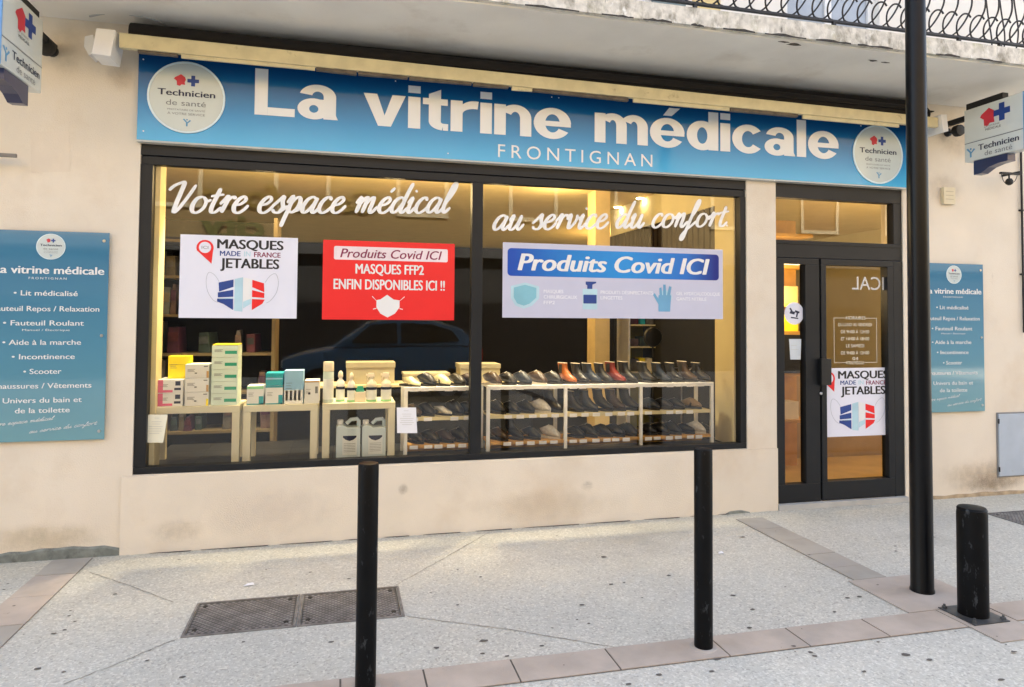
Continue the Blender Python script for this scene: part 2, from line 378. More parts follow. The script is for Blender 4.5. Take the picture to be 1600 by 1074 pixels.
# chewing gum and small dirt spots trodden into the paving
gum = MB()
spots = [(180, 929), (110, 955), (108, 963), (117, 972), (83, 991), (101, 985), (58, 1046), (100, 1051), (22, 949), (234, 1017), (230, 1033), (285, 1059), (380, 1004), (12, 913), (6, 922),
         (751, 902), (715, 891), (673, 927), (715, 946), (755, 1002), (682, 1013), (754, 1022), (792, 1026), (518, 1004), (944, 871), (909, 946), (902, 969), (920, 975), (863, 982), (847, 1010), (955, 914),
         (1045, 900), (1003, 935), (975, 911), (1145, 931), (1176, 953), (1171, 982), (1264, 869), (1227, 918), (1324, 935), (1343, 933), (1304, 957), (1371, 916), (1266, 1020), (1273, 1026), (1415, 1024), (1372, 1004), (1453, 1032), (1572, 1010), (1493, 989),
         (1584, 1021), (1565, 1063), (1112, 1050), (982, 1070), (1400, 862), (1399, 854), (1460, 840), (485, 895), (416, 891), (280, 875), (545, 905), (870, 838), (1160, 840), (1240, 1012), (1350, 1050), (1120, 1030), (1030, 1055)]
for (a, b) in spots:
    p = UZ(a, b); s = random.uniform(.005, .012) if random.random() < .8 else .016; k = random.random()*3
    zz = .0075 if (KY0 < p.y < KY1) or (-1.68 < p.x < -1.45) or (2.83 < p.x < 3.37 and p.y < -.1) else .0028
    gum.add([(p.x+s*random.uniform(.7, 1.3)*math.cos(k+i*math.pi/4)*1.25, p.y+s*random.uniform(.6, 1.1)*math.sin(k+i*math.pi/4), zz) for i in range(8)], [tuple(range(8))])
for i in range(70):
    p = Vector((random.uniform(-2, 5), random.uniform(-2.8, -.1), 0)); s = random.uniform(.002, .005)
    gum.add([(p.x+s*math.cos(i*math.pi/3), p.y+s*math.sin(i*math.pi/3), .0077) for i in range(6)], [tuple(range(6))])
g = gum.build('gum_spots', mat('trodden_gum', (.12, .11, .10), .9), side, smooth=False); g['kind'] = 'stuff'

# ================================================================ SHOP BUILDING
B = empty('shop_building', (0, 0, 0), 'cream rendered shop building with large display window and glazed door under a balcony', 'building')
WX0, WX1, WZ0, WZ1 = -1.258, 3.088, .488, 2.592
DX0, DX1, DZ0, DZ1 = 3.350, 4.562, .045, 2.592
BL, BR_, BH = -14.0, 17.0, 11.2
def wall_grid(name, m, xs, zs, holes, y0, y1, parent):
    b = MB()
    def key(i, j): return any(h[0]-1e-5 <= xs[i] and xs[i+1] <= h[1]+1e-5 and h[2]-1e-5 <= zs[j] and zs[j+1] <= h[3]+1e-5 for h in holes)
    nx, nz = len(xs), len(zs)
    vs = [(x, y0, z) for z in zs for x in xs]+[(x, y1, z) for z in zs for x in xs]; fs = []
    for j in range(nz-1):
        for i in range(nx-1):
            if key(i, j): continue
            a = j*nx+i; q = (a, a+1, a+nx+1, a+nx); fs.append(q); fs.append(tuple(k+nx*nz for k in q)[::-1])
    b.add(vs, fs)
    for h in holes:
        c = [(h[0], h[2]), (h[1], h[2]), (h[1], h[3]), (h[0], h[3])]
        for k in range(4):
            (xa, za), (xb, zb) = c[k], c[(k+1) % 4]; b.add([(xa, y0, za), (xb, y0, zb), (xb, y1, zb), (xa, y1, za)], [(0, 1, 2, 3)])
    me_o = b.build(name, m, parent); return me_o
UPW = [(1.15, 2.25, 3.55, 5.4), (3.45, 4.35, 3.55, 5.4), (-1.6, -.6, 3.55, 5.4)]
xs = sorted({BL, BR_, WX0, WX1, DX0, DX1, -1.6, -.6, 1.15, 2.25, 3.45, 4.35}); zs = sorted({0, .045, .488, 2.592, 3.55, 5.4, BH})
wall_grid('facade_wall', STUCCO, xs, [0, .045, .488, 2.592, 3.40], [(WX0, WX1, WZ0, WZ1), (DX0, DX1, 0, DZ1)], 0, .24, B)
wall_grid('upper_wall', UPPERW, xs, [3.401, 3.55, 5.4, BH], UPW, 0, .24, B)
# rendered panel under the window stands a touch proud
box('stall_riser', STUCCO, (-1.315, DX0-.002, -.016, -.001, .0, .484), B)
# mass of the building behind
box('building_mass', mat('render_shade', (.5, .45, .38), .9), (BL, BR_, 9.0, 9.3, 0, BH), B)
box('flat_roof', mat('roof_felt', (.2, .2, .2), .9), (BL, BR_, -.15, 9.3, BH, BH+.25), B)
box('end_wall', STUCCO, (BL, BL+.2, .24, 9, 0, BH), B); box('end_wall', STUCCO, (BR_-.2, BR_, .24, 9, 0, BH), B)
# upper storey openings
for k, h in enumerate(UPW):
    wn = MB(); a0, a1, b0, b1 = h; t = .06
    for q in ((a0, a0+t, b0, b1), (a1-t, a1, b0, b1), (a0+t, a1-t, b0, b0+t), (a0+t, a1-t, b1-t, b1), ((a0+a1)/2-.03, (a0+a1)/2+.03, b0+t, b1-t)): wn.box(q[0], q[1], .06, .11, q[2], q[3])
    wf = wn.build('upper_window', WHITE, B)
    box('pane', mat('curtained_glass', (.35, .38, .42) if k != 1 else (.05, .08, .09), .1, spec=.8), (a0+t, a1-t, .08, .09, b0+t, b1-t), wf)
    if k == 0:
        for a in (a0-.30, a1+.02): box('shutter', mat('grey_green_shutter', (.16, .21, .22), .5), (a, a+.28, -.03, -.005, b0+.03, b1), B, bevel=.004)
box('yellow_render_panel', mat('yellow_render', (.66, .52, .25), .8), (2.62, 2.86, -.006, -.001, 3.5, 6), B)
# plaster repair, mortar at the foot of the wall
pp = pts_px([(47, 206), (108, 205), (110, 268), (49, 270)], -.002)
poly('plaster_patch', pp[::-1], mat('patch_render', (.71, .62, .50), .9, var=.04, bump=.3, bscale=150), B, WF(-.001), .001)
def base_patch(px0, px1, hts, m, name='mortar_strip', y=-.012):
    n = len(hts); xs_ = [UY(px0+(px1-px0)*i/(n-1), 868, y).x for i in range(n)]
    vs = []; 
    for x, h in zip(xs_, hts): vs += [(x, y, .0), (x, y, h), (x, 0, h+.012)]
    fs = []
    for i in range(n-1): fs += [(3*i, 3*i+3, 3*i+4, 3*i+1), (3*i+1, 3*i+4, 3*i+5, 3*i+2)]
    return MB().add(vs, fs).build(name, m, B)
base_patch(-160, 187, [.030, .028, .035, .032, .030, .040, .036, .050, .046, .058, .055, .06, .05, .052, .03], MORT)
base_patch(1135, 1172, [.004, .018, .02, .022, .02, .012, .003], MORT, y=-.02)
# grimy skirting stains on the right bay: rough render band
base_patch(1458, 1640, [.02, .012, .02, .016, .026, .018, .022, .014, .02, .012], mat('stained_render', (.40, .31, .20), .95, var=.25, scale=14), 'stained_skirting', y=-.004)

def stain(px0, px1, py0, py1, col, amt, Y=-.0022, seed=0.0, nsc=9.0):
    nm = 'stain_%d_%d' % (px0 % 10000, py0); m = bpy.data.materials.new(nm); m.use_nodes = True; n = m.node_tree; L = n.links.new; p = n.nodes['Principled BSDF']
    p.inputs['Base Color'].default_value = tuple(col)+(1,); p.inputs['Roughness'].default_value = .95
    tc = n.nodes.new('ShaderNodeTexCoord'); mp = n.nodes.new('ShaderNodeMapping'); mp.inputs['Location'].default_value = (-1, -1, -1); mp.inputs['Scale'].default_value = (2, 2, 2)
    L(tc.outputs['Generated'], mp.inputs[0]); g = n.nodes.new('ShaderNodeVectorMath'); g.operation = 'MULTIPLY'; g.inputs[1].default_value = (1, 0, 1); L(mp.outputs[0], g.inputs[0])
    ln = n.nodes.new('ShaderNodeVectorMath'); ln.operation = 'LENGTH'; L(g.outputs[0], ln.inputs[0])
    nz = n.nodes.new('ShaderNodeTexNoise'); nz.inputs['Scale'].default_value = nsc; nz.inputs['Detail'].default_value = 7; nz.inputs['Roughness'].default_value = .7; L(tc.outputs['Object'], nz.inputs['Vector'])
    a = n.nodes.new('ShaderNodeMath'); a.operation = 'MULTIPLY_ADD'; a.inputs[1].default_value = 1.8; L(nz.outputs['Fac'], a.inputs[0]); a.inputs[2].default_value = -.35
    sb = n.nodes.new('ShaderNodeMath'); sb.operation = 'SUBTRACT'; L(a.outputs[0], sb.inputs[0]); L(ln.outputs['Value'], sb.inputs[1])
    ad = n.nodes.new('ShaderNodeMath'); ad.operation = 'MULTIPLY_ADD'; ad.use_clamp = True; L(sb.outputs[0], ad.inputs[0]); ad.inputs[1].default_value = .9; ad.inputs[2].default_value = .5
    k = n.nodes.new('ShaderNodeMath'); k.operation = 'MULTIPLY'; L(ad.outputs[0], k.inputs[0]); k.inputs[1].default_value = amt*.42
    # fade to nothing at the outline
    ed = n.nodes.new('ShaderNodeMapRange'); ed.inputs[1].default_value = 1.0; ed.inputs[2].default_value = .55; L(ln.outputs['Value'], ed.inputs[0])
    k2 = n.nodes.new('ShaderNodeMath'); k2.operation = 'MULTIPLY'; L(k.outputs[0], k2.inputs[0]); L(ed.outputs[0], k2.inputs[1]); L(k2.outputs[0], p.inputs['Alpha'])
    a_, b_ = UY(px0, py0, Y), UY(px1, py1, Y)
    return MB().add([(a_.x, Y, max(b_.z, .001)), (b_.x, Y, max(b_.z, .001)), (b_.x, Y, a_.z), (a_.x, Y, a_.z)], [(0, 1, 2, 3)]).build('wall_stain', m, B)
stain(1452, 1640, 715, 812, (.36, .26, .15), .85); stain(1500, 1600, 742, 790, (.20, .14, .08), .8, -.0026, nsc=16)
stain(-60, 190, 820, 905, (.55, .44, .26), .8); stain(160, 216, 85, 150, (.50, .38, .24), .6); stain(70, 135, 20, 130, (.50, .40, .24), .6)
stain(1455, 1530, 175, 260, (.52, .40, .25), .7); stain(1440, 1510, 262, 330, (.52, .42, .30), .6)
stain(225, 330, 810, 850, (.50, .42, .32), .5, -.0185, nsc=30); stain(620, 640, 755, 775, (.35, .3, .25), .8, -.0185, nsc=40); stain(905, 930, 750, 770, (.45, .38, .3), .7, -.0185, nsc=40)
stain(700, 1000, 770, 840, (.60, .50, .38), .55, -.0185, nsc=5); stain(300, 560, 760, 850, (.78, .70, .62), .6, -.0188, nsc=4)

# ---------------------------------------------------------------- balcony
BY, BZ0, BX1 = -.90, 3.345, 5.345
bl = MB().box(BL, BX1, BY, -.001, BZ0+.012, 3.47).build('balcony_slab', SLAB, B)
box('balcony_soffit', SOFFIT, (BL, BX1-.05, BY+.035, -.002, BZ0, BZ0+.0118), B)
dr = MB()
for (a, b) in ((1080, 1100), (1130, 1180), (1195, 1260), (1275, 1330), (1340, 1395), (820, 905), (940, 990), (1005, 1050), (1462, 1500), (1525, 1565)):
    A = UY(a, 60, BY-.002).x; Bx = UY(b, 60, BY-.002).x; n = 7
    vs = []; 
    for i in range(n): x = A+(Bx-A)*i/(n-1); hh = .004+random.random()*.012*math.sin(math.pi*(i+.5)/n); vs += [(x, BY-.002, BZ0+.006), (x, BY-.002, BZ0+.010+hh)]
    MB().add(vs, [(2*i, 2*i+2, 2*i+3, 2*i+1) for i in range(n-1)]).build('spalled_edge', DIRTM, bl)
# spalled spots on the soffit
for (cx, cy, s) in ((1240, 70, .055), (1365, 95, .04), (1383, 98, .035), (1225, 66, .04)):
    p = UZ(cx, cy, BZ0-.002); MB().add([(p.x+s*random.uniform(.6, 1.3)*math.cos(i*math.pi/5), p.y+.4*s*random.uniform(.5, 1.3)*math.sin(i*math.pi/5), BZ0-.002) for i in range(10)], [tuple(range(10))]).build('spalled_spot', mat('spall', (.10, .085, .065), .95, var=.4, scale=60), bl)
rail = sub_empty('balcony_railing', B)
IRON = mat('wrought_iron', (.012, .012, .014), .5, var=.3, scale=20)
RY, RZ = -.865, 3.512
RXE = 5.26
box('bottom_rail', IRON, (-2.2, RXE, RY-.014, RY+.014, RZ-.007, RZ+.007), rail)
box('top_rail', IRON, (-2.2, RXE, RY-.02, RY+.02, RZ+.93, RZ+.955), rail)
box('bottom_rail', IRON, (RXE-.014, RXE+.014, RY+.0145, -.002, RZ-.007, RZ+.007), rail)
box('top_rail', IRON, (RXE-.02, RXE+.02, RY+.0205, -.002, RZ+.93, RZ+.955), rail)
def cr(ps, n=4):
    out = []
    for i in range(len(ps)-1):
        p = [Vector(ps[max(0, i-1)]), Vector(ps[i]), Vector(ps[i+1]), Vector(ps[min(len(ps)-1, i+2)])]
        for k in range(n):
            t = k/n; out.append(.5*((2*p[1])+(-p[0]+p[2])*t+(2*p[0]-5*p[1]+4*p[2]-p[3])*t*t+(-p[0]+3*p[1]-3*p[2]+p[3])*t**3))
    out.append(Vector(ps[-1])); return out
def baluster_mesh():
    A = [(-.075, .0, .01), (-.045, -.010, .035), (-.012, -.03, .085), (.010, -.05, .14), (.016, -.075, .20), (.006, -.085, .28), (-.012, -.07, .38), (-.02, -.03, .55), (-.02, -.005, .75), (-.02, 0, .93)]
    Bq = [(.0, 0.0, .008), (-.035, -.008, .016), (-.056, -.018, .06), (-.052, -.028, .11), (-.022, -.04, .150), (.016, -.045, .154), (.040, -.045, .132)]
    b = MB(); b.tube(cr(A, 3), .0062, 6); b.tube(cr(Bq, 3), .0062, 6)
    return b.build('baluster', IRON, rail, smooth=True)
bal = baluster_mesh(); bme = bal.data; bme.transform(Matrix.Translation(ORG[bal.name])); first = True
x = RXE-.06
while x > -.6:
    o = bal if first else bal.copy()
    if not first: COL.objects.link(o)
    first = False; o.location = (x, RY, RZ); x -= .118
for k in range(6):
    o = bal.copy(); COL.objects.link(o); o.location = (RXE, RY+.12+k*.118, RZ); o.rotation_euler = (0, 0, R(90))
for px in (1086, 1303, 1498, 1562): 
    q = UY(px, 60, RY).x; box('rail_post', IRON, (q-.011, q+.011, RY-.011, RY+.011, 3.471, RZ-.0075), rail)

# ---------------------------------------------------------------- shop window
win = sub_empty('shop_window', B)
FY0, FY1, GY = .012, .085, .050
def fbox(name, x0, x1, z0, z1, y0=FY0, y1=FY1, par=win, m=ALU, bevel=.003): return box(name, m, (x0, x1, y0, y1, z0, z1), par, bevel)
hx = UY(745, 262, FY0)
fbox('head_box', WX0, WX1, 2.520, WZ1-.004)
fbox('head_rail', WX0, WX1, 2.462, 2.514, FY0+.008)
fbox('gasket', WX0+.01, WX1-.01, 2.5145, 2.5195, FY0+.02, m=ALUD, bevel=0)
fbox('bottom_rail', WX0, WX1, WZ0+.002, .532)
XA, XB = UY(233, 500, FY0).x, UY(1157, 500, FY0).x
MA, MBx = UY(736.5, 480, FY0).x, UY(753.5, 480, FY0).x
fbox('stile', WX0, XA, .5325, 2.4615); fbox('stile', XB, WX1, .5325, 2.4615); fbox('mullion', MA, MBx, .5325, 2.4615)
pn1 = box('pane', GLASS, (XA, MA, GY, GY+.001, .5325, 2.4615), win); pn2 = box('pane', GLASS, (MBx, XB, GY, GY+.001, .5325, 2.4615), win)
for p_ in (pn1, pn2):
    me = p_.data; import bmesh
    bm = bmesh.new(); bm.from_mesh(me); bm.faces.ensure_lookup_table()
    bmesh.ops.delete(bm, geom=[f for f in bm.faces if f.normal.y > -.5], context='FACES'); bm.to_mesh(me); bm.free()

# ---------------------------------------------------------------- door
door = sub_empty('shop_door', B)
def pane(name, x0, x1, z0, z1, par, y=GY, m=GLASS): return MB().add([(x0, y, z0), (x1, y, z0), (x1, y, z1), (x0, y, z1)], [(0, 1, 2, 3)]).build(name, m, par)
box('threshold', mat('pale_concrete_step', (.44, .43, .40), .9, bump=.3), (DX0, DX1, -.03, .24, .001, .043), B)
dx = lambda px, py=550: UY(px, py, FY0).x
dz = lambda py, px=1310: UY(px, py, FY0).z
fz0, fz1 = dz(313, 1300), dz(378, 1300)          # fanlight glass
fbox('door_head', DX0, DX1, fz0, DZ1-.004, par=door)
fbox('transom', DX0, DX1, dz(405), fz1, par=door)
fbox('transom_trim', DX0+.01, DX1-.01, fz1-.03, fz1-.02, FY0-.006, FY0-.0005, par=door, bevel=0)
fbox('jamb', DX0, dx(1212), fz1+.0005, fz0-.0005, par=door, bevel=0)
sxr = dx(1396, 340); fbox('jamb', sxr, DX1, fz1+.0005, fz0-.0005, par=door)
pane('fanlight_pane', dx(1212), sxr, fz1, fz0, door)
dt = dz(405)-.003
# fixed side light left and the leaf right
s0, s1, s2, s3 = DX0, dx(1226), dx(1259), dx(1281)
l0, l1, l2, l3 = dx(1283), dx(1291), dx(1387), dx(1396)
gt, gb = dz(416, 1340), dz(750, 1340); sb = dz(757, 1243)
box('jamb', ALU, (l3+.003, DX1, FY0-.004, FY1, DZ0, dt), door, .003)
fbox('side_stile', s0, s1, sb, gt, par=door); fbox('side_stile', s2, s3, sb, gt, par=door)
fbox('side_top_rail', s0, s3, gt+.0005, dt, par=door); fbox('side_bottom_rail', s0, s3, DZ0, sb-.0005, par=door)
pane('side_pane', s1, s2, sb, gt, door)
leaf = sub_empty('door_leaf', B)
fbox('leaf_stile', l0, l1, gb, gt, par=leaf, y0=FY0-.006); fbox('leaf_stile', l2, l3, gb, gt, par=leaf, y0=FY0-.006)
fbox('leaf_top_rail', l0, l3, gt+.0005, dt, par=leaf, y0=FY0-.006); fbox('leaf_bottom_rail', l0, l3, DZ0+.004, gb-.0005, par=leaf, y0=FY0-.006)
pane('leaf_pane', l1, l2, gb, gt, leaf)
ha, hb = UY(1283, 561, -.03), UY(1299, 602, -.03)
box('pull_plate', mat('black_handle', (.005, .005, .005), .5), (ha.x, hb.x, -.035, FY0-.0065, hb.z, ha.z), leaf, .004)
k_ = UY(1282, 615, 0); MB().lathe((k_.x+.006, FY0-.0065, k_.z), [(.012, 0), (.012, -.008), (.008, -.012)], 14, 'y').build('lock_cylinder', mat('steel', (.55, .55, .55), .3, 1.0), leaf, smooth=True)

# ---------------------------------------------------------------- inside
IZC = 2.75
inn = sub_empty('shop_interior', B)
IX0, IX1, IYB = -1.30, 7.2, 7.5
CEIL = mat('interior_ceiling', (.76, .60, .28), .85, var=.03)
box('ceiling', CEIL, (-3.2, IX1, .245, IYB, IZC, IZC+.1), inn)
box('ceiling', CEIL, (WX0-.02, IX1, .087, .2395, 2.62, 2.72), inn)
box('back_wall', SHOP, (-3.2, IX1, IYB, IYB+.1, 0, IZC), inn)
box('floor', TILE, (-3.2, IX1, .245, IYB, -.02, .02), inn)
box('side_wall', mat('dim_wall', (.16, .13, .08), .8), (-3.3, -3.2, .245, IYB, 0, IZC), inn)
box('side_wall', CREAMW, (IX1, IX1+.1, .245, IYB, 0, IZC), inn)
PZ = .498
# display platform of dark tiles
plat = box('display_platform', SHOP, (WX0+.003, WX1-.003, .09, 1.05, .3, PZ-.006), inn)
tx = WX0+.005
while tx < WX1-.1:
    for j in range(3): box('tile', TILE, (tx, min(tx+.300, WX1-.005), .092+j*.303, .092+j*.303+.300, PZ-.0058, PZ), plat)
    tx += .303
box('window_reveal', CREAMW, (WX0-.02, XA-.001+.03, .087, .235, PZ, 2.61), inn)
# cream side wall right of the window, then dark vertical slats
RXW = XB-.012
yw1 = UX(1117, 420, RXW).y
box('window_side_wall', CREAMW, (RXW, RXW+.12, .087, yw1, PZ, 2.615), inn)
pk = MB()
slw = sub_empty('slatted_screen', B)
zt = UX(1117, 322, RXW).z; 
SLAT = mat('dark_brown_slat', (.016, .009, .006), .5, var=.2, scale=8)
yq = yw1+.006
ye = UX(957, 370, RXW+.03).y
print('slats', yw1, ye, zt)
while yq < min(ye, 4.2):
    box('slat', SLAT, (RXW+.01, RXW+.05, yq, yq+.075, 1.75, zt), slw); yq += .10
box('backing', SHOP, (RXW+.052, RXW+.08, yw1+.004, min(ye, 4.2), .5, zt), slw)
box('beam', CREAMW, (RXW+.008, RXW+.12, yw1+.003, min(ye, 4.2), zt+.003, IZC-.003), slw)

def ipx(px, py, Y): return UY(px, py, Y)
LIT = mat('warm_lamp', (1, .9, .7), .5, em=(1.0, .78, .42, 18))
for (px, py) in ((1000, 309), (965, 323), (640, 330), (420, 300)):
    p = UZ(px, py, IZC-.004)
    if px > 900:
        t = empty('ceiling_downlight', p, 'lit round downlight in the shop ceiling, %s of two in the right pane' % ('right one' if px == 1000 else 'left one'), 'downlight')
        MB().lathe((p.x, p.y, IZC-.012), [(.045, 0), (.05, .006), (.05, .0115)], 20).build('rim', WHITE, t, smooth=True)
        MB().lathe((p.x, p.y, IZC-.016), [(.036, 0), (.036, .0035)], 20).build('lamp', LIT, t)
def lamp(x, y, z, e, col=(1, .72, .34), s=.12, spot=None):  # unseen fill lights without fixtures, added to warm the interior
    ld = bpy.data.lights.new('shop_fill', 'POINT'); ld.energy = e; ld.color = col; ld.shadow_soft_size = s
    o = bpy.data.objects.new('shop_fill', ld); o.location = (x, y, z); COL.objects.link(o)
for (x, y, e_w) in ((-.6, .9, 5), (.4, .9, 7), (1.3, 1.0, 6), (2.0, 1.5, 2.2)): lamp(x, y, 2.52, e_w)
lamp(4.1, .85, 1.75, 4.0); lamp(5.6, .9, 1.6, 6); lamp(3.9, 4.5, 2.3, 10, (1, .66, .25))
for x_ in (-.9, .1, 1.2, 2.1):
    ld = bpy.data.lights.new('display_spot', 'SPOT'); ld.energy = 38; ld.color = (1, .84, .56); ld.spot_size = R(66); ld.spot_blend = .6; ld.shadow_soft_size = .04
    o = bpy.data.objects.new('display_spot', ld); o.location = (x_, .30, 2.60); COL.objects.link(o); o.rotation_euler = Vector((0, -.18, 2.1)).to_track_quat('Z', 'Y').to_euler()

# ---- shelving at the left, inside
def nth(i): return ['first', 'second', 'third', 'fourth', 'fifth', 'sixth', 'seventh', 'eighth', 'ninth', 'tenth', 'eleventh', 'twelfth', 'thirteenth'][i]
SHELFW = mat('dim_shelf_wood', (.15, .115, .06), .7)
sh = empty('product_shelving', (-1.0, 1.3, 0), 'tall beige shelving unit full of packets behind the window, at its left edge', 'shelving')
for z in (.55, .86, 1.17, 1.48, 1.79, 2.08):
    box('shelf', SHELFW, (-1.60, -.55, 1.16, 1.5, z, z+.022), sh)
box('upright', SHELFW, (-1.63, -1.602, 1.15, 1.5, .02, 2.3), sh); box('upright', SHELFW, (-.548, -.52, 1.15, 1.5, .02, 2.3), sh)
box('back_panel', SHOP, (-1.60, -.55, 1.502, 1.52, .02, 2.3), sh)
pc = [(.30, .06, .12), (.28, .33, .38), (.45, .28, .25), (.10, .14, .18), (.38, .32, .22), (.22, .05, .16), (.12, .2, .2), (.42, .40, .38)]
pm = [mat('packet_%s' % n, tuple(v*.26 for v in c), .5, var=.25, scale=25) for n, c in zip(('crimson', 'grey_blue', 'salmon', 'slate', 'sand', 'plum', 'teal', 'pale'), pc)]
k = 0
for li_, z in enumerate((.572, .882, 1.192, 1.502, 1.812)):
    x = -1.52; ci_ = -1; o = None
    while x < -.63:
        wd = random.uniform(.045, .10); hh = random.uniform(.09, .26); yy_ = 1.17+random.random()*.05
        if random.random() < .88:
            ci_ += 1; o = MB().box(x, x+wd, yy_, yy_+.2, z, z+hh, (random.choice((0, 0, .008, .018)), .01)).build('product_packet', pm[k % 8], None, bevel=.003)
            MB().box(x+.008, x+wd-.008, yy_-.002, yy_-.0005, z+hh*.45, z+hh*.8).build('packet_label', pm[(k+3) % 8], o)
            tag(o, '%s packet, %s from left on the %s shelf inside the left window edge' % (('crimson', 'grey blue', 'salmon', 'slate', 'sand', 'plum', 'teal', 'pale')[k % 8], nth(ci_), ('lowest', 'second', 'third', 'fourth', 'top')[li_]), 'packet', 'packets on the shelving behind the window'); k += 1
        o and o.__setattr__('rotation_euler', (0, random.uniform(-.06, .06), random.uniform(-.25, .25)))
        x += wd+random.choice((.006, .01, .02, .05))

# ---------------------------------------------------------------- low tables on the platform
def low_table(pl, pr, label, yf=.125, yb=.46):
    a = UY(pl, 680, yf).x; b = UY(pr, 680, yf).x; zt_ = .895; lw = .048
    t = empty('low_table', ((a+b)/2, (yf+yb)/2, PZ), label, 'table', 'cream low tables in the window')
    MB().box(a, b, yf, yb, zt_-.045, zt_).build('table_top', TABLE, t, bevel=.002)
    for x0 in (a+.001, b-lw-.001):
        for y0 in (yf+.001, yb-lw-.001): MB().box(x0, x0+lw, y0, y0+lw, PZ+.0005, zt_-.0455).build('leg', TABLE, t, bevel=.002)
    return a, b, zt_
TZ = .895
low_table(229, 374, 'leftmost cream square table, carrying the pink, white and green glove box stacks')
low_table(379, 496, 'middle cream table carrying teal, blue and white medical boxes')
low_table(503, 617, 'cream table with spray bottles on it and two grey canisters under it')

def carton(pl, pr, z0, h, Y, dep, m, label, group=None, deco=None):
    a = UY(pl, 600, Y).x; b = UY(pr, 600, Y).x
    o = MB().box(a, b, Y, Y+dep, z0, z0+h).build('carton', m, None, bevel=.0018); tag(o, label, 'box', group)
    if h > .05:
        polys('print_lines', [[(a+(b-a)*.10, z0+h*v), (a+(b-a)*u_, z0+h*v), (a+(b-a)*u_, z0+h*v+.0028), (a+(b-a)*.10, z0+h*v+.0028)] for v, u_ in ((.62, .42), (.54, .36), (.46, .40))], GREYI, o, WF(Y), .0009)
    if deco:
        for nm, (u0, u1, v0, v1), dm in deco:
            poly(nm, [(a+(b-a)*u0, z0+h*v0), (a+(b-a)*u1, z0+h*v0), (a+(b-a)*u1, z0+h*v1), (a+(b-a)*u0, z0+h*v1)], dm, o, WF(Y), .0012)
    return o
PINK = mat('pink_print', (.62, .10, .22), .5); CARW = mat('carton_white', (.70, .71, .72), .5, var=.03); YEL = mat('yellow_card', (.85, .70, .02), .5, var=.03)
GRN = mat('green_print', (.02, .32, .20), .5); TEAL = mat('teal_print', (.01, .30, .36), .45); LBL = mat('light_blue_card', (.28, .50, .72), .5); LGR = mat('light_green_print', (.25, .62, .30), .5)
MINT = mat('mint_card', (.62, .74, .68), .5, var=.03); KRAFT = mat('kraft_card', (.50, .30, .12), .7)
z = TZ+.001; u = .088
for i, n in ((0, 'lower'), (1, 'upper')):
    o = carton(246, 286, z+i*u, u-.001, .15, .20, CARW, '%s pink and white glove box at the left of the first table' % n, 'pink glove boxes',
           [('print_band', (0, .22, .02, .98), PINK), ('print_band', (.22, .6, .04, .22), PINK), ('print_mark', (.70, .90, .55, .88), NAVY), ('print_mark', (.66, .92, .20, .38), NAVY)])
o = carton(262, 296, z+2*u, .15, .22, .10, YEL, 'bright yellow carton standing on the pink glove boxes', None, [('print_line', (.05, .95, .60, .63), mat('yellow_dark', (.55, .42, .02), .5))])
for i, n in enumerate(('bottom', 'second', 'top')):
    carton(289, 326, z+i*.092, .0905, .15, .17, CARW, '%s white box of the short stack in the middle of the first table' % n, 'white boxes in a short stack',
           [('print_mark', (.40, .50, .3, .4), GREYI), ('print_mark', (.78, .95, .80, .88), GREYI), ('side_band', (.90, 1.0, .0, .5), YEL if i == 0 else KRAFT)])
for i, n in enumerate(('bottom', 'second', 'third', 'fourth', 'top')):
    carton(330, 371, z+i*.0800, .0785, .15, .19, MINT, '%s pale green box in the tall stack on the first table' % n, 'pale green boxes in the tall stack',
           [('print_bar', (.50, .96, .28, .55), GRN)])
carton(331, 371, z+.4005, .006, .151, .187, YEL, 'yellow card lying on top of the tall pale green stack')
carton(386, 412, z, .125, .14, .16, CARW, 'white box with a green top and teal corner, leftmost on the middle table', None, [('print_band', (0, 1, .84, 1), LGR), ('print_corner', (.72, 1, 0, .45), TEAL), ('print_corner', (0, 1, 0, .06), TEAL)])
carton(415, 442, z, .125, .14, .16, CARW, 'white and teal box under the all teal box on the middle table', None, [('print_band', (0, 1, .90, 1), TEAL), ('print_corner', (.75, 1, 0, .5), TEAL), ('print_corner', (0, 1, 0, .06), TEAL)])
carton(415, 442, z+.126, .085, .14, .16, TEAL, 'small all teal box stacked on a white one on the middle table', None, [('print_band', (0, 1, .50, .60), LBL)])
o = carton(444, 474, z, .225, .15, .14, LBL, 'tallest light blue box with a row of bottles printed on it, middle table', None,
       [('print_panel', (.02, .98, 0, .42), CARW)]+[('print_bottle', (.08+.22*i, .20+.22*i, .10, .40), KRAFT) for i in range(4)])
carton(476, 499, z, .155, .14, .18, CARW, 'white box at the right end of the middle table', None, [('print_mark', (.25, .4, .40, .5), NAVY), ('print_mark', (.72, .9, .45, .75), GREYI), ('print_band', (0, 1, .93, 1), KRAFT)])

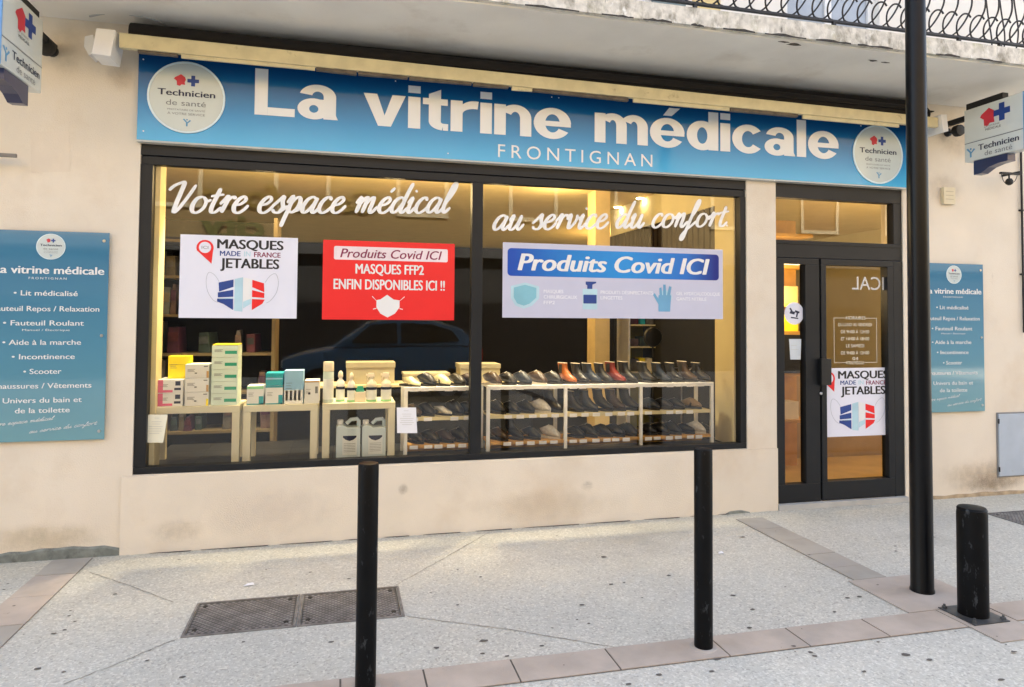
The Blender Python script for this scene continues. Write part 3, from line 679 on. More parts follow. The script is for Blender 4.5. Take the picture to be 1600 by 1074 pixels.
# bottles
CREAMP = mat('cream_plastic', (.78, .70, .56), .4); GRYP = mat('grey_translucent_plastic', (.62, .72, .76), .3, var=.03); LABELM = mat('pale_label', (.78, .82, .82), .5)
def bottle(px, Y, r, h, kind, label):
    p = UY(px, 600, Y); c = (p.x, p.y+r, TZ+.001)
    t = empty('spray_bottle' if kind == 'trigger' else 'bottle', c, label, 'bottle')
    if kind == 'can':
        MB().lathe(c, [(r*.96, 0), (r, .006), (r, h*.74), (r*.9, h*.76)], 20).build('body', mat('silver_green_tin', (.50, .60, .58), .35, var=.03), t, smooth=True)
        MB().lathe((c[0], c[1], c[2]+h*.762), [(r, 0), (r, h*.20), (r*.92, h*.232)], 20).build('cap', CREAMP, t, smooth=True)
        MB().lathe((c[0], c[1], c[2]+h*.08), [(r*1.01, 0), (r*1.01, h*.5)], 20).build('label_band', LABELM, t, smooth=True)
        return
    MB().lathe(c, [(r*.92, 0), (r, .008), (r, h*.55), (r*.9, h*.64), (r*.42, h*.74), (r*.38, h*.78)], 18).build('body', CREAMP if kind == 'trigger' else WHITE, t, smooth=True)
    MB().lathe((c[0], c[1], c[2]+h*.08), [(r*1.015, 0), (r*1.015, h*.42)], 18).build('label_band', LABELM, t, smooth=True)
    MB().lathe((c[0], c[1], c[2]+h*.40), [(r*1.03, 0), (r*1.03, h*.09)], 18).build('label_stripe', NAVY, t, smooth=True)
    MB().lathe((c[0], c[1], c[2]+.002), [(r*1.02, 0), (r*1.02, .012)], 18).build('base_ring', LGR, t, smooth=True)
    if kind == 'trigger':
        b = MB(); z0 = c[2]+h*.775
        b.box(c[0]-.030, c[0]+.022, c[1]-.014, c[1]+.014, z0+h*.05, z0+h*.18, (.006, .003)); b.box(c[0]-.040, c[0]-.028, c[1]-.008, c[1]+.008, z0+h*.09, z0+h*.15)
        b.box(c[0]-.012, c[0]+.012, c[1]-.011, c[1]+.011, z0-.002, z0+h*.052); b.tube([(c[0]-.022, c[1], z0+h*.05), (c[0]-.030, c[1], z0), (c[0]-.026, c[1], z0-h*.07)], .004, 6)
        b.build('trigger_head', CREAMP, t, bevel=.0015)
    else:
        MB().lathe((c[0], c[1], c[2]+h*.782), [(r*.5, 0), (r*.62, h*.05), (r*.5, h*.16), (r*.2, h*.218)], 14).build('cap', CREAMP, t, smooth=True)
bottle(513, .15, .036, .285, 'can', 'tall pale tin with a cream cap at the left end of the third table')
bottle(532, .20, .030, .215, 'pump', 'first slim white bottle right of the tall tin')
bottle(549, .16, .027, .205, 'pump', 'second slim white bottle, in front of the empty middle of the third table')
bottle(581, .15, .036, .21, 'trigger', 'left one of the two cream trigger spray bottles')
bottle(604, .15, .036, .21, 'trigger', 'right one of the two cream trigger spray bottles, at the table end')
p = UY(563, 610, .17)
t = empty('green_soap_box', (p.x, .19, TZ+.001), 'small cream box with a dark green top between the slim bottles and the spray bottles', 'box')
MB().box(p.x-.038, p.x+.038, .17, .23, TZ+.001, TZ+.070).build('body', CREAMP, t, bevel=.002); MB().box(p.x-.030, p.x+.030, .175, .225, TZ+.0705, TZ+.110, (.012, .008)).build('lid', GRN, t, bevel=.002)

def jerrycan(pl, pr, label):
    Y = .15; a = UY(pl, 690, Y).x; b = UY(pr, 690, Y).x; wd = b-a; z0 = PZ+.001; h = UY((pl+pr)/2, 656, Y).z-z0; d = .12
    t = empty('jerrycan', ((a+b)/2, Y+d/2, z0), label, 'canister', 'grey canisters under the table')
    fr = WF(Y); o = MB()
    prof = rrect(0, wd, 0, h*.80, .022, 4)
    # body outline with shoulder and a handle hole: body + shoulder + handle bar
    def ext(pts, y0, y1): n = len(pts); o.add([(a+u_, y0, z0+v_) for u_, v_ in pts]+[(a+u_, y1, z0+v_) for u_, v_ in pts], [tuple(range(n)), tuple(range(n, 2*n))[::-1]]+[(i, i+n, (i+1) % n+n, (i+1) % n) for i in range(n)])
    ext([(.012, 0), (wd-.012, 0), (wd, .014), (wd, h*.78), (wd-.006, h*.80), (.45*wd, h*.80), (.30*wd, h*.86), (.06*wd, h*.86), (0, h*.80), (0, .014)], Y, Y+d)
    body = o.build('body', GRYP, t, bevel=.006)
    hb = MB(); hb.tube([(a+wd*.93, Y+d/2, z0+h*.79), (a+wd*.93, Y+d/2, z0+h*.93), (a+wd*.86, Y+d/2, z0+h*.985), (a+wd*.60, Y+d/2, z0+h*.97), (a+wd*.42, Y+d/2, z0+h*.87)], .0135, 8); hb.build('handle', GRYP, t, smooth=True)
    MB().lathe((a+wd*.16, Y+d/2, z0+h*.861), [(.022, 0), (.022, h*.10), (.018, h*.115)], 14).build('cap', WHITE, t, smooth=True)
    poly('label', [(a+wd*.26, z0+h*.12), (a+wd*.86, z0+h*.12), (a+wd*.86, z0+h*.60), (a+wd*.26, z0+h*.60)], LABELM, t, fr, .002)
    poly('label_band', [(a+wd*.28, z0+h*.56), (a+wd*.40, z0+h*.50), (a+wd*.56, z0+h*.47), (a+wd*.72, z0+h*.50), (a+wd*.84, z0+h*.56), (a+wd*.84, z0+h*.60), (a+wd*.28, z0+h*.60)], NAVY, t, fr, .003)
    polys('label_lines', [[(a+wd*.32, z0+h*v), (a+wd*.80, z0+h*v), (a+wd*.80, z0+h*(v+.008)), (a+wd*.32, z0+h*(v+.008))] for v in (.20, .24, .28, .32, .36, .40)], GREYI, t, fr, .003)
jerrycan(525, 563, 'grey translucent canister with a pale label, left one under the third table')
jerrycan(565.5, 603, 'grey translucent canister with a pale label, right one under the third table')

# ---------------------------------------------------------------- shoe racks
TAG = mat('price_tag_white', (.82, .82, .84), .5)
SY0, SY1 = .15, .42
def zrow(py, px): return UY(px, py, SY0).z
ZT, ZM, ZB = zrow(601, 900), zrow(645, 900), zrow(686, 900)
ZT0 = zrow(607, 690)
def rack(posts, label):
    xs_ = [UY(p_, 650, SY0).x for p_ in posts]; w_ = .026
    t = empty('shoe_rack', ((xs_[0]+xs_[-1])/2, (SY0+SY1)/2, PZ), label, 'rack', 'white shoe racks in the window')
    for x_ in xs_:
        for y_ in (SY0, SY1-.02): MB().box(x_-w_/2, x_+w_/2, y_, y_+.02, PZ+.0005, ZT-.012).build('post', RACKW, t, bevel=.0015)
    for a, b in zip(xs_[:-1], xs_[1:]):
        for z_, mm in ((ZT, RACKW), (ZM, RACKW), (ZB, WOODO)):
            MB().box(a+w_/2+.001, b-w_/2-.001, SY0+.003, SY1-.003, z_-.024, z_-.004).build('shelf', mm if z_ != ZM else CREAMW, t)
            if z_ != ZB: MB().box(a+w_/2+.001, b-w_/2-.001, SY0-.001, SY0+.0025, z_-.028, z_-.002).build('shelf_lip', RACKW if z_ == ZT else CREAMW, t)
            x_ = a+.03
            while x_ < b-.075:
                if random.random() < .85: MB().box(x_, x_+.058, SY0-.004, SY0-.0015, z_-.031+random.uniform(-.002, .002), z_-.005).build('price_tag', TAG, t)
                x_ += .058+random.uniform(.012, .045)
    MB().box(xs_[0]-w_/2, xs_[-1]+w_/2, SY0, SY0+.02, ZT-.0115, ZT-.0).build('top_bar', RACKW, t, bevel=.001)
    MB().box(xs_[0]+.01, xs_[-1]-.01, .30, .31, ZB-.075, ZB-.028).build('back_rail', WOODO, t)
    return xs_
RA = rack([634, 748], 'short white shoe rack left of the window mullion with mixed shoes')
RB = rack([763, 884, 1002, 1113], 'long three bay white shoe rack right of the window mullion')

# shoes: prototypes at the origin, toe along +x
def ell_ring(c, nrm, hw, hh, n=12):
    nrm = Vector(nrm).normalized(); s_ = Vector((0, 1, 0)); u_ = nrm.cross(s_).normalized(); c = Vector(c)
    return [c+s_*hw*math.cos(2*math.pi*i/n)+u_*hh*math.sin(2*math.pi*i/n) for i in range(n)]
def make_shoe(kind, cu, cs, ci):
    t = bpy.data.objects.new(kind, None); COL.objects.link(t); t.empty_display_size = .05; ORG[t.name] = Vector((0, 0, 0))
    n = 16; foot = []
    for i in range(n):
        a = 2*math.pi*i/n; xx = math.cos(a); foot.append((.105*xx+.0, (.036 if xx > 0 else .029)*math.sin(a)*(1-.12*xx*xx)))
    hs = .018 if kind != 'heeled_pump' else .012
    MB().add([(a, b, 0) for a, b in foot]+[(a, b, hs) for a, b in foot], [tuple(range(n))[::-1], tuple(range(n, 2*n))]+[(i, (i+1) % n, (i+1) % n+n, i+n) for i in range(n)]).build('sole', cs, t, smooth=True)
    z0 = hs
    if kind == 'ankle_boot':
        rg = [((.100, 0, z0+.010), (1, 0, .0), .010, .008), ((.088, 0, z0+.018), (1, 0, .05), .026, .017), ((.055, 0, z0+.025), (1, 0, -.15), .034, .026), ((.02, 0, z0+.036), (1, 0, -.5), .033, .036),
              ((-.015, 0, z0+.056), (.7, 0, -.8), .031, .050), ((-.035, 0, z0+.085), (.25, 0, -1), .030, .046), ((-.042, 0, z0+.120), (.0, 0, -1), .031, .043), ((-.046, 0, z0+.155), (-.05, 0, -1), .033, .046)]
    elif kind in ('sneaker', 'loafer', 'sandal'):
        k = {'sneaker': 1.30, 'loafer': 1.12, 'sandal': .9}[kind]
        rg = [((.102, 0, z0+.009), (1, 0, 0), .010, .008), ((.090, 0, z0+.016), (1, 0, 0), .028, .016), ((.055, 0, z0+.024*k), (1, 0, -.15), .035, .026*k), ((.015, 0, z0+.034*k), (1, 0, -.3), .033, .036*k),
              ((-.028, 0, z0+.040*k), (.85, 0, -.7), .031, .040*k), ((-.046, 0, z0+.056*k), (.42, 0, -1), .028, .050)]
    else:
        rg = [((.102, 0, z0+.008), (1, 0, 0), .008, .007), ((.08, 0, z0+.014), (1, 0, 0), .026, .014), ((.045, 0, z0+.018), (1, 0, -.2), .031, .020), ((.0, 0, z0+.034), (.8, 0, -.6), .027, .030), ((-.04, 0, z0+.056), (.1, 0, -1), .024, .05)]
    rr = [ell_ring(*q) for q in rg]
    up = MB().rings(rr, True, False).build('upper', cu, t, smooth=True)
    c0, nn, hw, hh = rg[-1]
    MB().rings([ell_ring((c0[0], 0, c0[2]-.001), nn, hw*.99, hh*.99), ell_ring((c0[0], 0, c0[2]+.002), nn, hw*.99, hh*.99), ell_ring((c0[0], 0, c0[2]+.002), nn, hw*.84, hh*.88), ell_ring((c0[0]+.004, 0, c0[2]-.02), nn, hw*.8, hh*.84)], False, True).build('lining', ci, up)
    MB().box(-.100, -.052, -.026, .026, -.0001-(0 if kind != 'ankle_boot' else 0), .0165).build('heel', cs, t, bevel=.003)
    if kind == 'loafer':
        MB().rings([ell_ring((.012+d_, 0, z0+.030-d_*.25), (1, 0, -.3), .0345, .0365) for d_ in (-.009, .009)], False, False).build('strap', cs, t, smooth=True)
    if kind == 'ankle_boot':
        MB().box(-.062, -.030, -.0325, -.031, z0+.07, z0+.145).build('elastic_panel', cs, t)
    if kind == 'sneaker':
        b = MB()
        for i in range(4): xq = -.008+i*.016; b.tube([(xq, -.02, z0+.084-i*.010), (xq+.002, 0, z0+.094-i*.011), (xq, .02, z0+.084-i*.010)], .003, 5)
        b.build('laces', WHITE, t)
    return t
S = {}
def sm(n, c, r=.35): return mat('shoe_'+n, c, r, var=.15, scale=40)
black, brown, tan, white, cream, orange, red, navy = sm('black', (.012, .012, .013)), sm('brown', (.05, .03, .02)), sm('tan', (.28, .19, .10)), sm('white', (.62, .60, .55)), sm('cream', (.72, .66, .38)), sm('orange', (.36, .095, .015)), sm('red', (.19, .018, .010)), sm('navy', (.02, .03, .05))
soleb, solew, linew = sm('sole_black', (.02, .018, .016), .7), sm('sole_pale', (.55, .50, .42), .7), sm('lining_pale', (.50, .45, .36), .8)
colr = {'black': black, 'brown': brown, 'tan': tan, 'white': white, 'cream': cream, 'orange': orange, 'red': red, 'navy': navy}
def shoe(kind, colour, px, zsh, where, rot=None, y=None):
    key = (kind, colour)
    fresh = key not in S
    if fresh: S[key] = make_shoe(kind, colr[colour], solew if colour in ('white', 'brown', 'tan') and kind == 'sneaker' else soleb, linew); t = S[key]
    else: t = copy_tree(S[key])
    y = y if y is not None else .25
    t.location = (UY(px, 640, .23).x-.012, y, zsh-.0035); t.rotation_euler = (0, 0, R(-52 if rot is None else rot)+random.uniform(-.12, .12))
    k_ = random.uniform(.86, .98); t.scale = (k_, k_, k_)
    names = {'ankle_boot': 'ankle boot', 'sneaker': 'lace-up shoe', 'loafer': 'slip-on shoe', 'sandal': 'low shoe', 'heeled_pump': 'slipper'}
    tag(t, '%s %s %s' % (colour, names[kind], where), 'shoe', 'shoes on the racks in the window')
ordn = ['first', 'second', 'third', 'fourth', 'fifth', 'sixth', 'seventh']
def row(bay, tier, zsh, items):
    for i, (kind, colour, px) in enumerate(items):
        shoe(kind, colour, px, zsh, '%s from left, %s shelf, %s' % (ordn[i], tier, bay))
row('rack left of the mullion', 'top', ZT, [('heeled_pump', 'cream', 644), ('sneaker', 'black', 668), ('loafer', 'cream', 692), ('loafer', 'black', 716), ('loafer', 'brown', 734)])
row('rack left of the mullion', 'middle', ZM, [('loafer', 'brown', 648), ('loafer', 'black', 668), ('heeled_pump', 'white', 694), ('sneaker', 'black', 712), ('loafer', 'black', 731)])
row('rack left of the mullion', 'bottom', ZB, [('loafer', 'black', 652), ('loafer', 'black', 674), ('loafer', 'brown', 697), ('sneaker', 'black', 720)])
row('long rack, first bay', 'top', ZT, [('sneaker', 'brown', 771), ('sneaker', 'black', 795), ('sneaker', 'navy', 818), ('sneaker', 'brown', 842), ('sneaker', 'black', 866)])
row('long rack, first bay', 'middle', ZM, [('sneaker', 'black', 778), ('loafer', 'black', 800), ('sneaker', 'black', 823), ('sneaker', 'white', 847), ('ankle_boot', 'black', 867)])
row('long rack, first bay', 'bottom', ZB, [('loafer', 'brown', 782), ('ankle_boot', 'black', 806), ('loafer', 'navy', 832), ('sneaker', 'white', 862)])
row('long rack, second bay', 'top', ZT, [('ankle_boot', 'orange', 889), ('ankle_boot', 'black', 909), ('ankle_boot', 'navy', 927), ('ankle_boot', 'black', 946), ('ankle_boot', 'red', 964), ('ankle_boot', 'black', 984)])
row('long rack, second bay', 'middle', ZM, [('ankle_boot', 'black', 900), ('ankle_boot', 'navy', 922), ('ankle_boot', 'black', 944), ('ankle_boot', 'brown', 964), ('ankle_boot', 'black', 986)])
row('long rack, second bay', 'bottom', ZB, [('loafer', 'black', 901), ('sneaker', 'black', 921), ('loafer', 'black', 943), ('loafer', 'navy', 962), ('sneaker', 'black', 983)])
row('long rack, third bay', 'top', ZT, [('ankle_boot', 'black', 1014), ('ankle_boot', 'navy', 1036), ('ankle_boot', 'black', 1057), ('ankle_boot', 'brown', 1077), ('ankle_boot', 'black', 1098)])
row('long rack, third bay', 'middle', ZM, [('loafer', 'navy', 1018), ('loafer', 'black', 1038), ('loafer', 'black', 1058), ('loafer', 'tan', 1083)])
row('long rack, third bay', 'bottom', ZB, [('loafer', 'black', 1014), ('loafer', 'black', 1033), ('sneaker', 'black', 1052), ('sandal', 'black', 1071), ('sneaker', 'white', 1090), ('sandal', 'black', 1102)])

# ---------------------------------------------------------------- further stock deeper in the shop
def thing_box(name, m, px0, px1, py0, py1, Y, dep, label, cat, bevel=.003, group=None):
    a, b = UY(px0, (py0+py1)/2, Y).x, UY(px1, (py0+py1)/2, Y).x; z1, z0 = UY((px0+px1)/2, py0, Y).z, UY((px0+px1)/2, py1, Y).z
    return tag(MB().box(a, b, Y, Y+dep, z0, z1).build(name, m, None, bevel=bevel), label, cat, group), (a, b, z0, z1)
BEI = mat('beige_card', (.40, .36, .24), .6, var=.1)
st = empty('display_counter', (.6, .98, .5), 'low dark counter behind the tables carrying beige shoe boxes', 'counter')
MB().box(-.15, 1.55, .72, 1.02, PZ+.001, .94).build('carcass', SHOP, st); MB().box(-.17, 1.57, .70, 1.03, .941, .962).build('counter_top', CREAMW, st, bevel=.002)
for i, (x0, x1, h, lb) in enumerate(((.05, .42, .17, 'large beige shoe box behind the spray bottles'), (.50, .86, .08, 'flat beige shoe box on the counter behind the short rack'), (.95, 1.28, .15, 'beige shoe box on the counter just left of the window mullion'))):
    t = empty('shoe_box', ((x0+x1)/2, .86, .963), lb, 'box')
    MB().box(x0, x1, .76, .98, .963, .963+h*.75).build('box_body', BEI, t, bevel=.002); MB().box(x0-.006, x1+.006, .754, .986, .963+h*.752, .963+h).build('lid', BEI, t, bevel=.002)
# column and racks seen through the right pane
cz = IZC-.004
o, _ = thing_box('cream_pillar', mat('pillar_cream', (.72, .56, .28), .8), 930, 953, 100, 800, 1.5, .22, 'cream square pillar inside the shop behind the second bay of shoes', 'pillar')
def shop_shelf(px0, px1, Y, zs_, label, mats, n):
    a, b = UY(px0, 540, Y).x, UY(px1, 540, Y).x
    t = empty('glass_shelf_unit', ((a+b)/2, Y, PZ-.47), label, 'shelving')
    for z_ in zs_: MB().box(a, b, Y, Y+.3, z_, z_+.015).build('shelf', CREAMW, t)
    for x_ in (a-.02, b+.002): MB().box(x_, x_+.018, Y, Y+.3, .02, zs_[-1]+.02).build('upright', RACKW, t)
    MB().box(a, b, Y+.301, Y+.31, .02, zs_[-1]).build('back_panel', mat('olive_panel', (.34, .30, .07), .7, var=.1), t)
    for li_, z_ in enumerate(zs_[:-1]):
        x_ = a+.02; ci_ = -1
        while x_ < b-.08:
            wd = random.uniform(.05, .11); hh = random.uniform(.08, .19)
            if random.random() < .8:
                o = MB().box(x_, x_+wd, Y+.03, Y+.16, z_+.0155, z_+hh).build('boxed_article', random.choice(mats), None, bevel=.004)
                ci_ += 1; tag(o, 'boxed article, %s from left, %s shelf from below of the %s' % (nth(ci_), nth(li_), label.split(' with')[0]), 'box', 'boxed articles on the back shelves')
            x_ += wd+.02
shop_shelf(985, 1050, 1.6, [.95, 1.2, 1.42, 1.66, 1.9], 'cream shelves with small goods behind the second and third bay of shoes', pm+[YEL, TEAL, CREAMP], 5)
shop_shelf(1058, 1112, 1.35, [.95, 1.2, 1.45, 1.75], 'narrow cream shelves with small goods in front of the slatted screen', pm+[YEL, GRN, KRAFT], 5)
# round dark mirror-like fan shape and thin stands behind the boots
t = empty('display_stand', (UY(1020, 540, 1.2).x, 1.2, PZ), 'dark round headed display stand behind the third bay of shoes', 'stand')
q = UY(1020, 527, 1.2)
MB().lathe((q.x, 1.2, q.z), [(.02, -.02), (.085, -.018), (.095, 0), (.085, .018), (.02, .02)], 18, 'y').build('head', sm('standblack', (.015, .014, .012)), t, smooth=True)
MB().tube([(q.x, 1.2, PZ+.02), (q.x, 1.2, q.z-.08)], .008, 6).build('pole', IRON, t); MB().lathe((q.x, 1.2, PZ+.001), [(.08, 0), (.08, .012), (.01, .02)], 14).build('base', IRON, t)
t = empty('folded_walker', (UY(1090, 560, .75).x, .75, PZ), 'thin grey metal walking frame leaning behind the third bay of shoes', 'walking frame')
A1, A2, A3 = UY(1060, 590, .75), UY(1112, 548, .75), UY(1112, 600, .75)
for nm, pa, pb in (('strut', A1, UY(1100, 562, .75)), ('strut', UY(1050, 575, .75), UY(1108, 575, .75))): MB().tube([pa, pb], .005, 6).build(nm, mat('steel', (.5, .5, .5), .3, 1), t)
MB().tube([UY(1065, 600, .75), (UY(1065, 600, .75).x, .75, PZ+.002)], .006, 6).build('leg', mat('steel', (.5, .5, .5), .3, 1), t); MB().tube([UY(1108, 575, .75), (UY(1108, 600, .75).x, .75, PZ+.002)], .006, 6).build('leg', mat('steel', (.5, .5, .5), .3, 1), t)
# behind the door: shelving lit orange and a low partition
t = empty('entrance_cabinet', (4.3, 1.3, .02), 'warm lit wooden cabinet seen through the narrow side pane of the door', 'cabinet')
WARMW = mat('honey_wood', (.55, .30, .06), .5, var=.12, scale=6)
a, b = UY(1221, 550, 1.1).x, UY(1262, 550, 1.1).x
MB().box(a-.15, b+.02, 1.3, 1.32, .022, 2.5).build('back_panel', WARMW, t)
for z_ in (.5, .95, 1.35, 1.62, 2.0, 2.3): MB().box(a-.14, b+.01, 1.02, 1.298, z_, z_+.03).build('shelf', WARMW, t)
MB().box(a-.16, a-.142, 1.0, 1.32, .022, 2.5).build('side_panel', WARMW, t); MB().box(a-.14, b+.01, 1.0, 1.018, .95+.031, 1.349).build('dark_door', SHOP, t)
for i, (z_, mm, nn_) in enumerate(((1.651, KRAFT, 'top'), (1.381, YEL, 'middle'), (.531, CREAMP, 'lower'))):
    tag(MB().box(a, a+.16, 1.06, 1.2, z_, z_+.17).build('cabinet_carton', mm, None, bevel=.003), '%s on the %s shelf behind the door side pane' % (('brown carton', 'yellow carton', 'cream carton')[i], nn_), 'box')
box('entrance_floor', mat('honey_tile', (.50, .34, .12), .4, var=.12, scale=4), (3.25, 6.9, .25, 1.59, .0205, .028), inn)
box('reception_partition', mat('tan_partition', (.36, .25, .10), .7), (4.55, 6.8, 1.6, 1.68, .021, .95), inn)

# ================================================================ FASCIA SIGN
SYF = -.038
FX0, FX1, FZ0, FZ1 = -1.272, 4.588, 2.605, 3.165
fs = empty('fascia_sign', (1.6, 0, FZ0), 'long blue fascia sign reading La vitrine médicale FRONTIGNAN above window and door', 'sign')
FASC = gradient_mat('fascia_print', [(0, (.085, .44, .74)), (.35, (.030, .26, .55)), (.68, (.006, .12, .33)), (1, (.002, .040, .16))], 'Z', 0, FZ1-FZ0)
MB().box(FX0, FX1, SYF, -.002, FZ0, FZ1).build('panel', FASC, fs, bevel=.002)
box('edge_trim', mat('pale_trim', (.5, .52, .5), .4), (FX0, FX1, SYF-.002, -.003, FZ0-.012, FZ0-.001), fs)
WS = WF(SYF)
# heavy grotesque capitals and lower case, drawn from bars and ring sectors (cap height 1)
def bar(x0, y0, x1, y1): return [[(x0, y0), (x1, y0), (x1, y1), (x0, y1)]]
def sec(cx, cy, ro, ri, a0, a1, n=20):
    o = []
    for k in range(n):
        a, b = R(a0+(a1-a0)*k/n), R(a0+(a1-a0)*(k+1)/n)
        o.append([(cx+ri[0]*math.cos(a), cy+ri[1]*math.sin(a)), (cx+ro[0]*math.cos(a), cy+ro[1]*math.sin(a)), (cx+ro[0]*math.cos(b), cy+ro[1]*math.sin(b)), (cx+ri[0]*math.cos(b), cy+ri[1]*math.sin(b))])
    return o
def e_(): return [sec(.345, .37, (.345, .385), (.135, .225), 2, 328, 30), bar(.16, .30, .685, .425)]
BG = {
 'L': (.64, [bar(0, 0, .205, 1), bar(.206, 0, .64, .175)]),
 'a': (.66, [sec(.33, .49, (.30, .265), (.095, .115), 0, 168), bar(.425, .0, .63, .49), sec(.265, .215, (.265, .232), (.075, .085), 0, 360, 28), bar(.27, .30, .426, .43), [[(.60, 0), (.665, 0), (.63, .10)]]]),
 'v': (.69, [[[(0, .74), (.24, 0), (.345, .25), (.22, .74)], [(.24, 0), (.45, 0), (.345, .25)], [(.345, .25), (.45, 0), (.69, .74), (.47, .74)]]]),
 'i': (.205, [bar(0, 0, .205, .74), bar(0, .83, .205, 1)]), 'l': (.205, [bar(0, 0, .205, 1)]),
 't': (.43, [[[(.10, .20), (.305, .20), (.305, .96), (.10, .84)]], bar(0, .59, .42, .74), sec(.36, .20, (.26, .205), (.055, .045), 180, 262), bar(.34, -.004, .43, .155)]),
 'r': (.47, [bar(0, 0, .205, .74), sec(.42, .43, (.30, .325), (.215, .135), 78, 180)]),
 'n': (.665, [bar(0, 0, .205, .74), sec(.375, .43, (.29, .325), (.085, .15), 0, 152), bar(.46, 0, .665, .43)]),
 'm': (1.02, [bar(0, 0, .205, .74), sec(.345, .45, (.267, .305), (.065, .135), 0, 150), bar(.41, 0, .612, .45), sec(.752, .45, (.268, .305), (.066, .135), 0, 150), bar(.818, 0, 1.02, .45)]),
 'e': (.69, e_()), 'é': (.69, e_()+[[[(.26, .81), (.43, .81), (.60, 1.02), (.38, 1.02)]]]),
 'd': (.645, [sec(.315, .37, (.315, .385), (.105, .215), 0, 360, 30), bar(.44, 0, .645, 1)]),
 'c': (.64, [sec(.335, .37, (.335, .385), (.13, .215), 38, 322, 28)]),
}
def bold_word(wd, x0, x1, yb, cap, m, parent, fr, h):
    gap = .042; tot = sum(BG[c][0] for c in wd)+gap*(len(wd)-1); kx = (x1-x0)/tot; cx = 0
    for c in wd:
        w_, parts = BG[c]; b = MB()
        for k, part in enumerate(parts):
            for q in part: b.add([fr.p(x0+(cx+u)*kx, yb+v*cap, h+.00025*k) for u, v in q], [tuple(range(len(q)))])
        cx += w_+gap; b.build('letter', m, parent)
zb = UY(410, 179, SYF).z; capz = UY(410, 107, SYF).z-zb
for s_, a, b in (('La', 398, 527), ('vitrine', 568, 892), ('médicale', 929, 1310)):
    mid = UY((a+b)/2, 180, SYF); zbb = {'La': UY(410, 180, SYF).z, 'vitrine': UY(730, 207, SYF).z, 'médicale': UY(1120, 236, SYF).z}[s_]
    bold_word(s_, UY(a, 160, SYF).x, UY(b, 220, SYF).x, zbb, capz*(.97 if s_ != 'La' else 1.0), SIGNW, fs, WS, .003)
tpx('lettering', 'FRONTIGNAN', 778, 1019, 253.5, 234, SYF, SIGNW, fs, space=1.45, h=.003)
for q in ((224, 93), (618, 127), (862, 152), (873, 153), (1115, 177), (1345, 197), (224, 205), (700, 240), (1210, 282)):
    p = UY(*q, SYF); MB().lathe((p.x, SYF, p.z), [(.005, 0), (.0045, -.003)], 8, 'y').build('screw', WHITE, fs)

def star_map(cx, cy, s):   # small red hexagonal map mark
    pts = [(-.45, .25), (-.15, .42), (.05, .55), (.40, .30), (.48, .05), (.38, -.15), (.42, -.42), (.10, -.40), (-.02, -.55), (-.28, -.48), (-.30, -.10), (-.55, .10)]
    return [(cx+a*s, cy+b*s) for a, b in pts]
def cross(cx, cy, s):
    t_ = s*.17; l_ = s*.5
    return [(cx-t_, cy-l_), (cx+t_, cy-l_), (cx+t_, cy-t_), (cx+l_, cy-t_), (cx+l_, cy+t_), (cx+t_, cy+t_), (cx+t_, cy+l_), (cx-t_, cy+l_), (cx-t_, cy+t_), (cx-l_, cy+t_), (cx-l_, cy-t_), (cx-t_, cy-t_)]
def ymark(cx, cy, s):
    return [[(cx-.10*s, cy-.5*s), (cx+.10*s, cy-.5*s), (cx+.10*s, cy), (cx-.10*s, cy)], [(cx-.08*s, cy-.05*s), (cx+.10*s, cy-.02*s), (cx-.30*s, cy+.45*s), (cx-.48*s, cy+.38*s)],
            [(cx-.02*s, cy-.05*s), (cx+.12*s, cy-.10*s), (cx+.50*s, cy+.22*s), (cx+.36*s, cy+.34*s)], circ(cx+.02*s, cy+.34*s, .10*s, n=10)]
def badge(parent, cx, cz_, r, fr, small=False):
    b_ = MB(); n = 48
    t_ = .010 if not small else .004
    def ring(rr, h): return [fr.p(cx+rr*math.cos(2*math.pi*i/n), cz_+rr*math.sin(2*math.pi*i/n), h) for i in range(n)]
    rim = MB().rings([ring(r, .0005), ring(r, t_), ring(r*.95, t_), ring(r*.95, t_*.5)], True, True).build('badge_rim', BRIM, parent)
    MB().rings([ring(r*.945, t_*.5+.0002), ring(r*.945, t_*.8)], True, True).build('badge_disc', BADGE, rim)
    h = t_*.8+.0006
    def T(s_, u0, u1, v, c, m, **k): text('lettering', s_, cx+u0*r, cx+u1*r, cz_+v*r, c*r, m, rim, fr, h=h, **k)
    T('Technicien', -.74, .74, .03, .17, NAVY, bold=.02); T('de santé', -.52, .50, -.24, .15, GREYI)
    poly('map_mark', star_map(cx-.17*r, cz_+.47*r, .30*r), REDD, rim, fr, h); poly('cross_mark', cross(cx+.16*r, cz_+.47*r, .30*r), BLUEI, rim, fr, h+.0004)
    T('PRESTATAIRE DE SANTÉ', -.48, .48, -.38, .045, GREYI); T('À VOTRE SERVICE', -.48, .48, -.50, .06, GREYI)
    polys('y_mark', ymark(cx+.02*r, cz_-.70*r, .22*r), MIDB, rim, fr, h)
    return rim
p = UY(292, 153, SYF); badge(fs, p.x, p.z, (UY(354, 153, SYF).x-UY(230, 153, SYF).x)/2*.985, WS)
p = UY(1371, 242, SYF); badge(fs, p.x, p.z, (UY(1410, 242, SYF).x-UY(1332.5, 242, SYF).x)/2, WS)

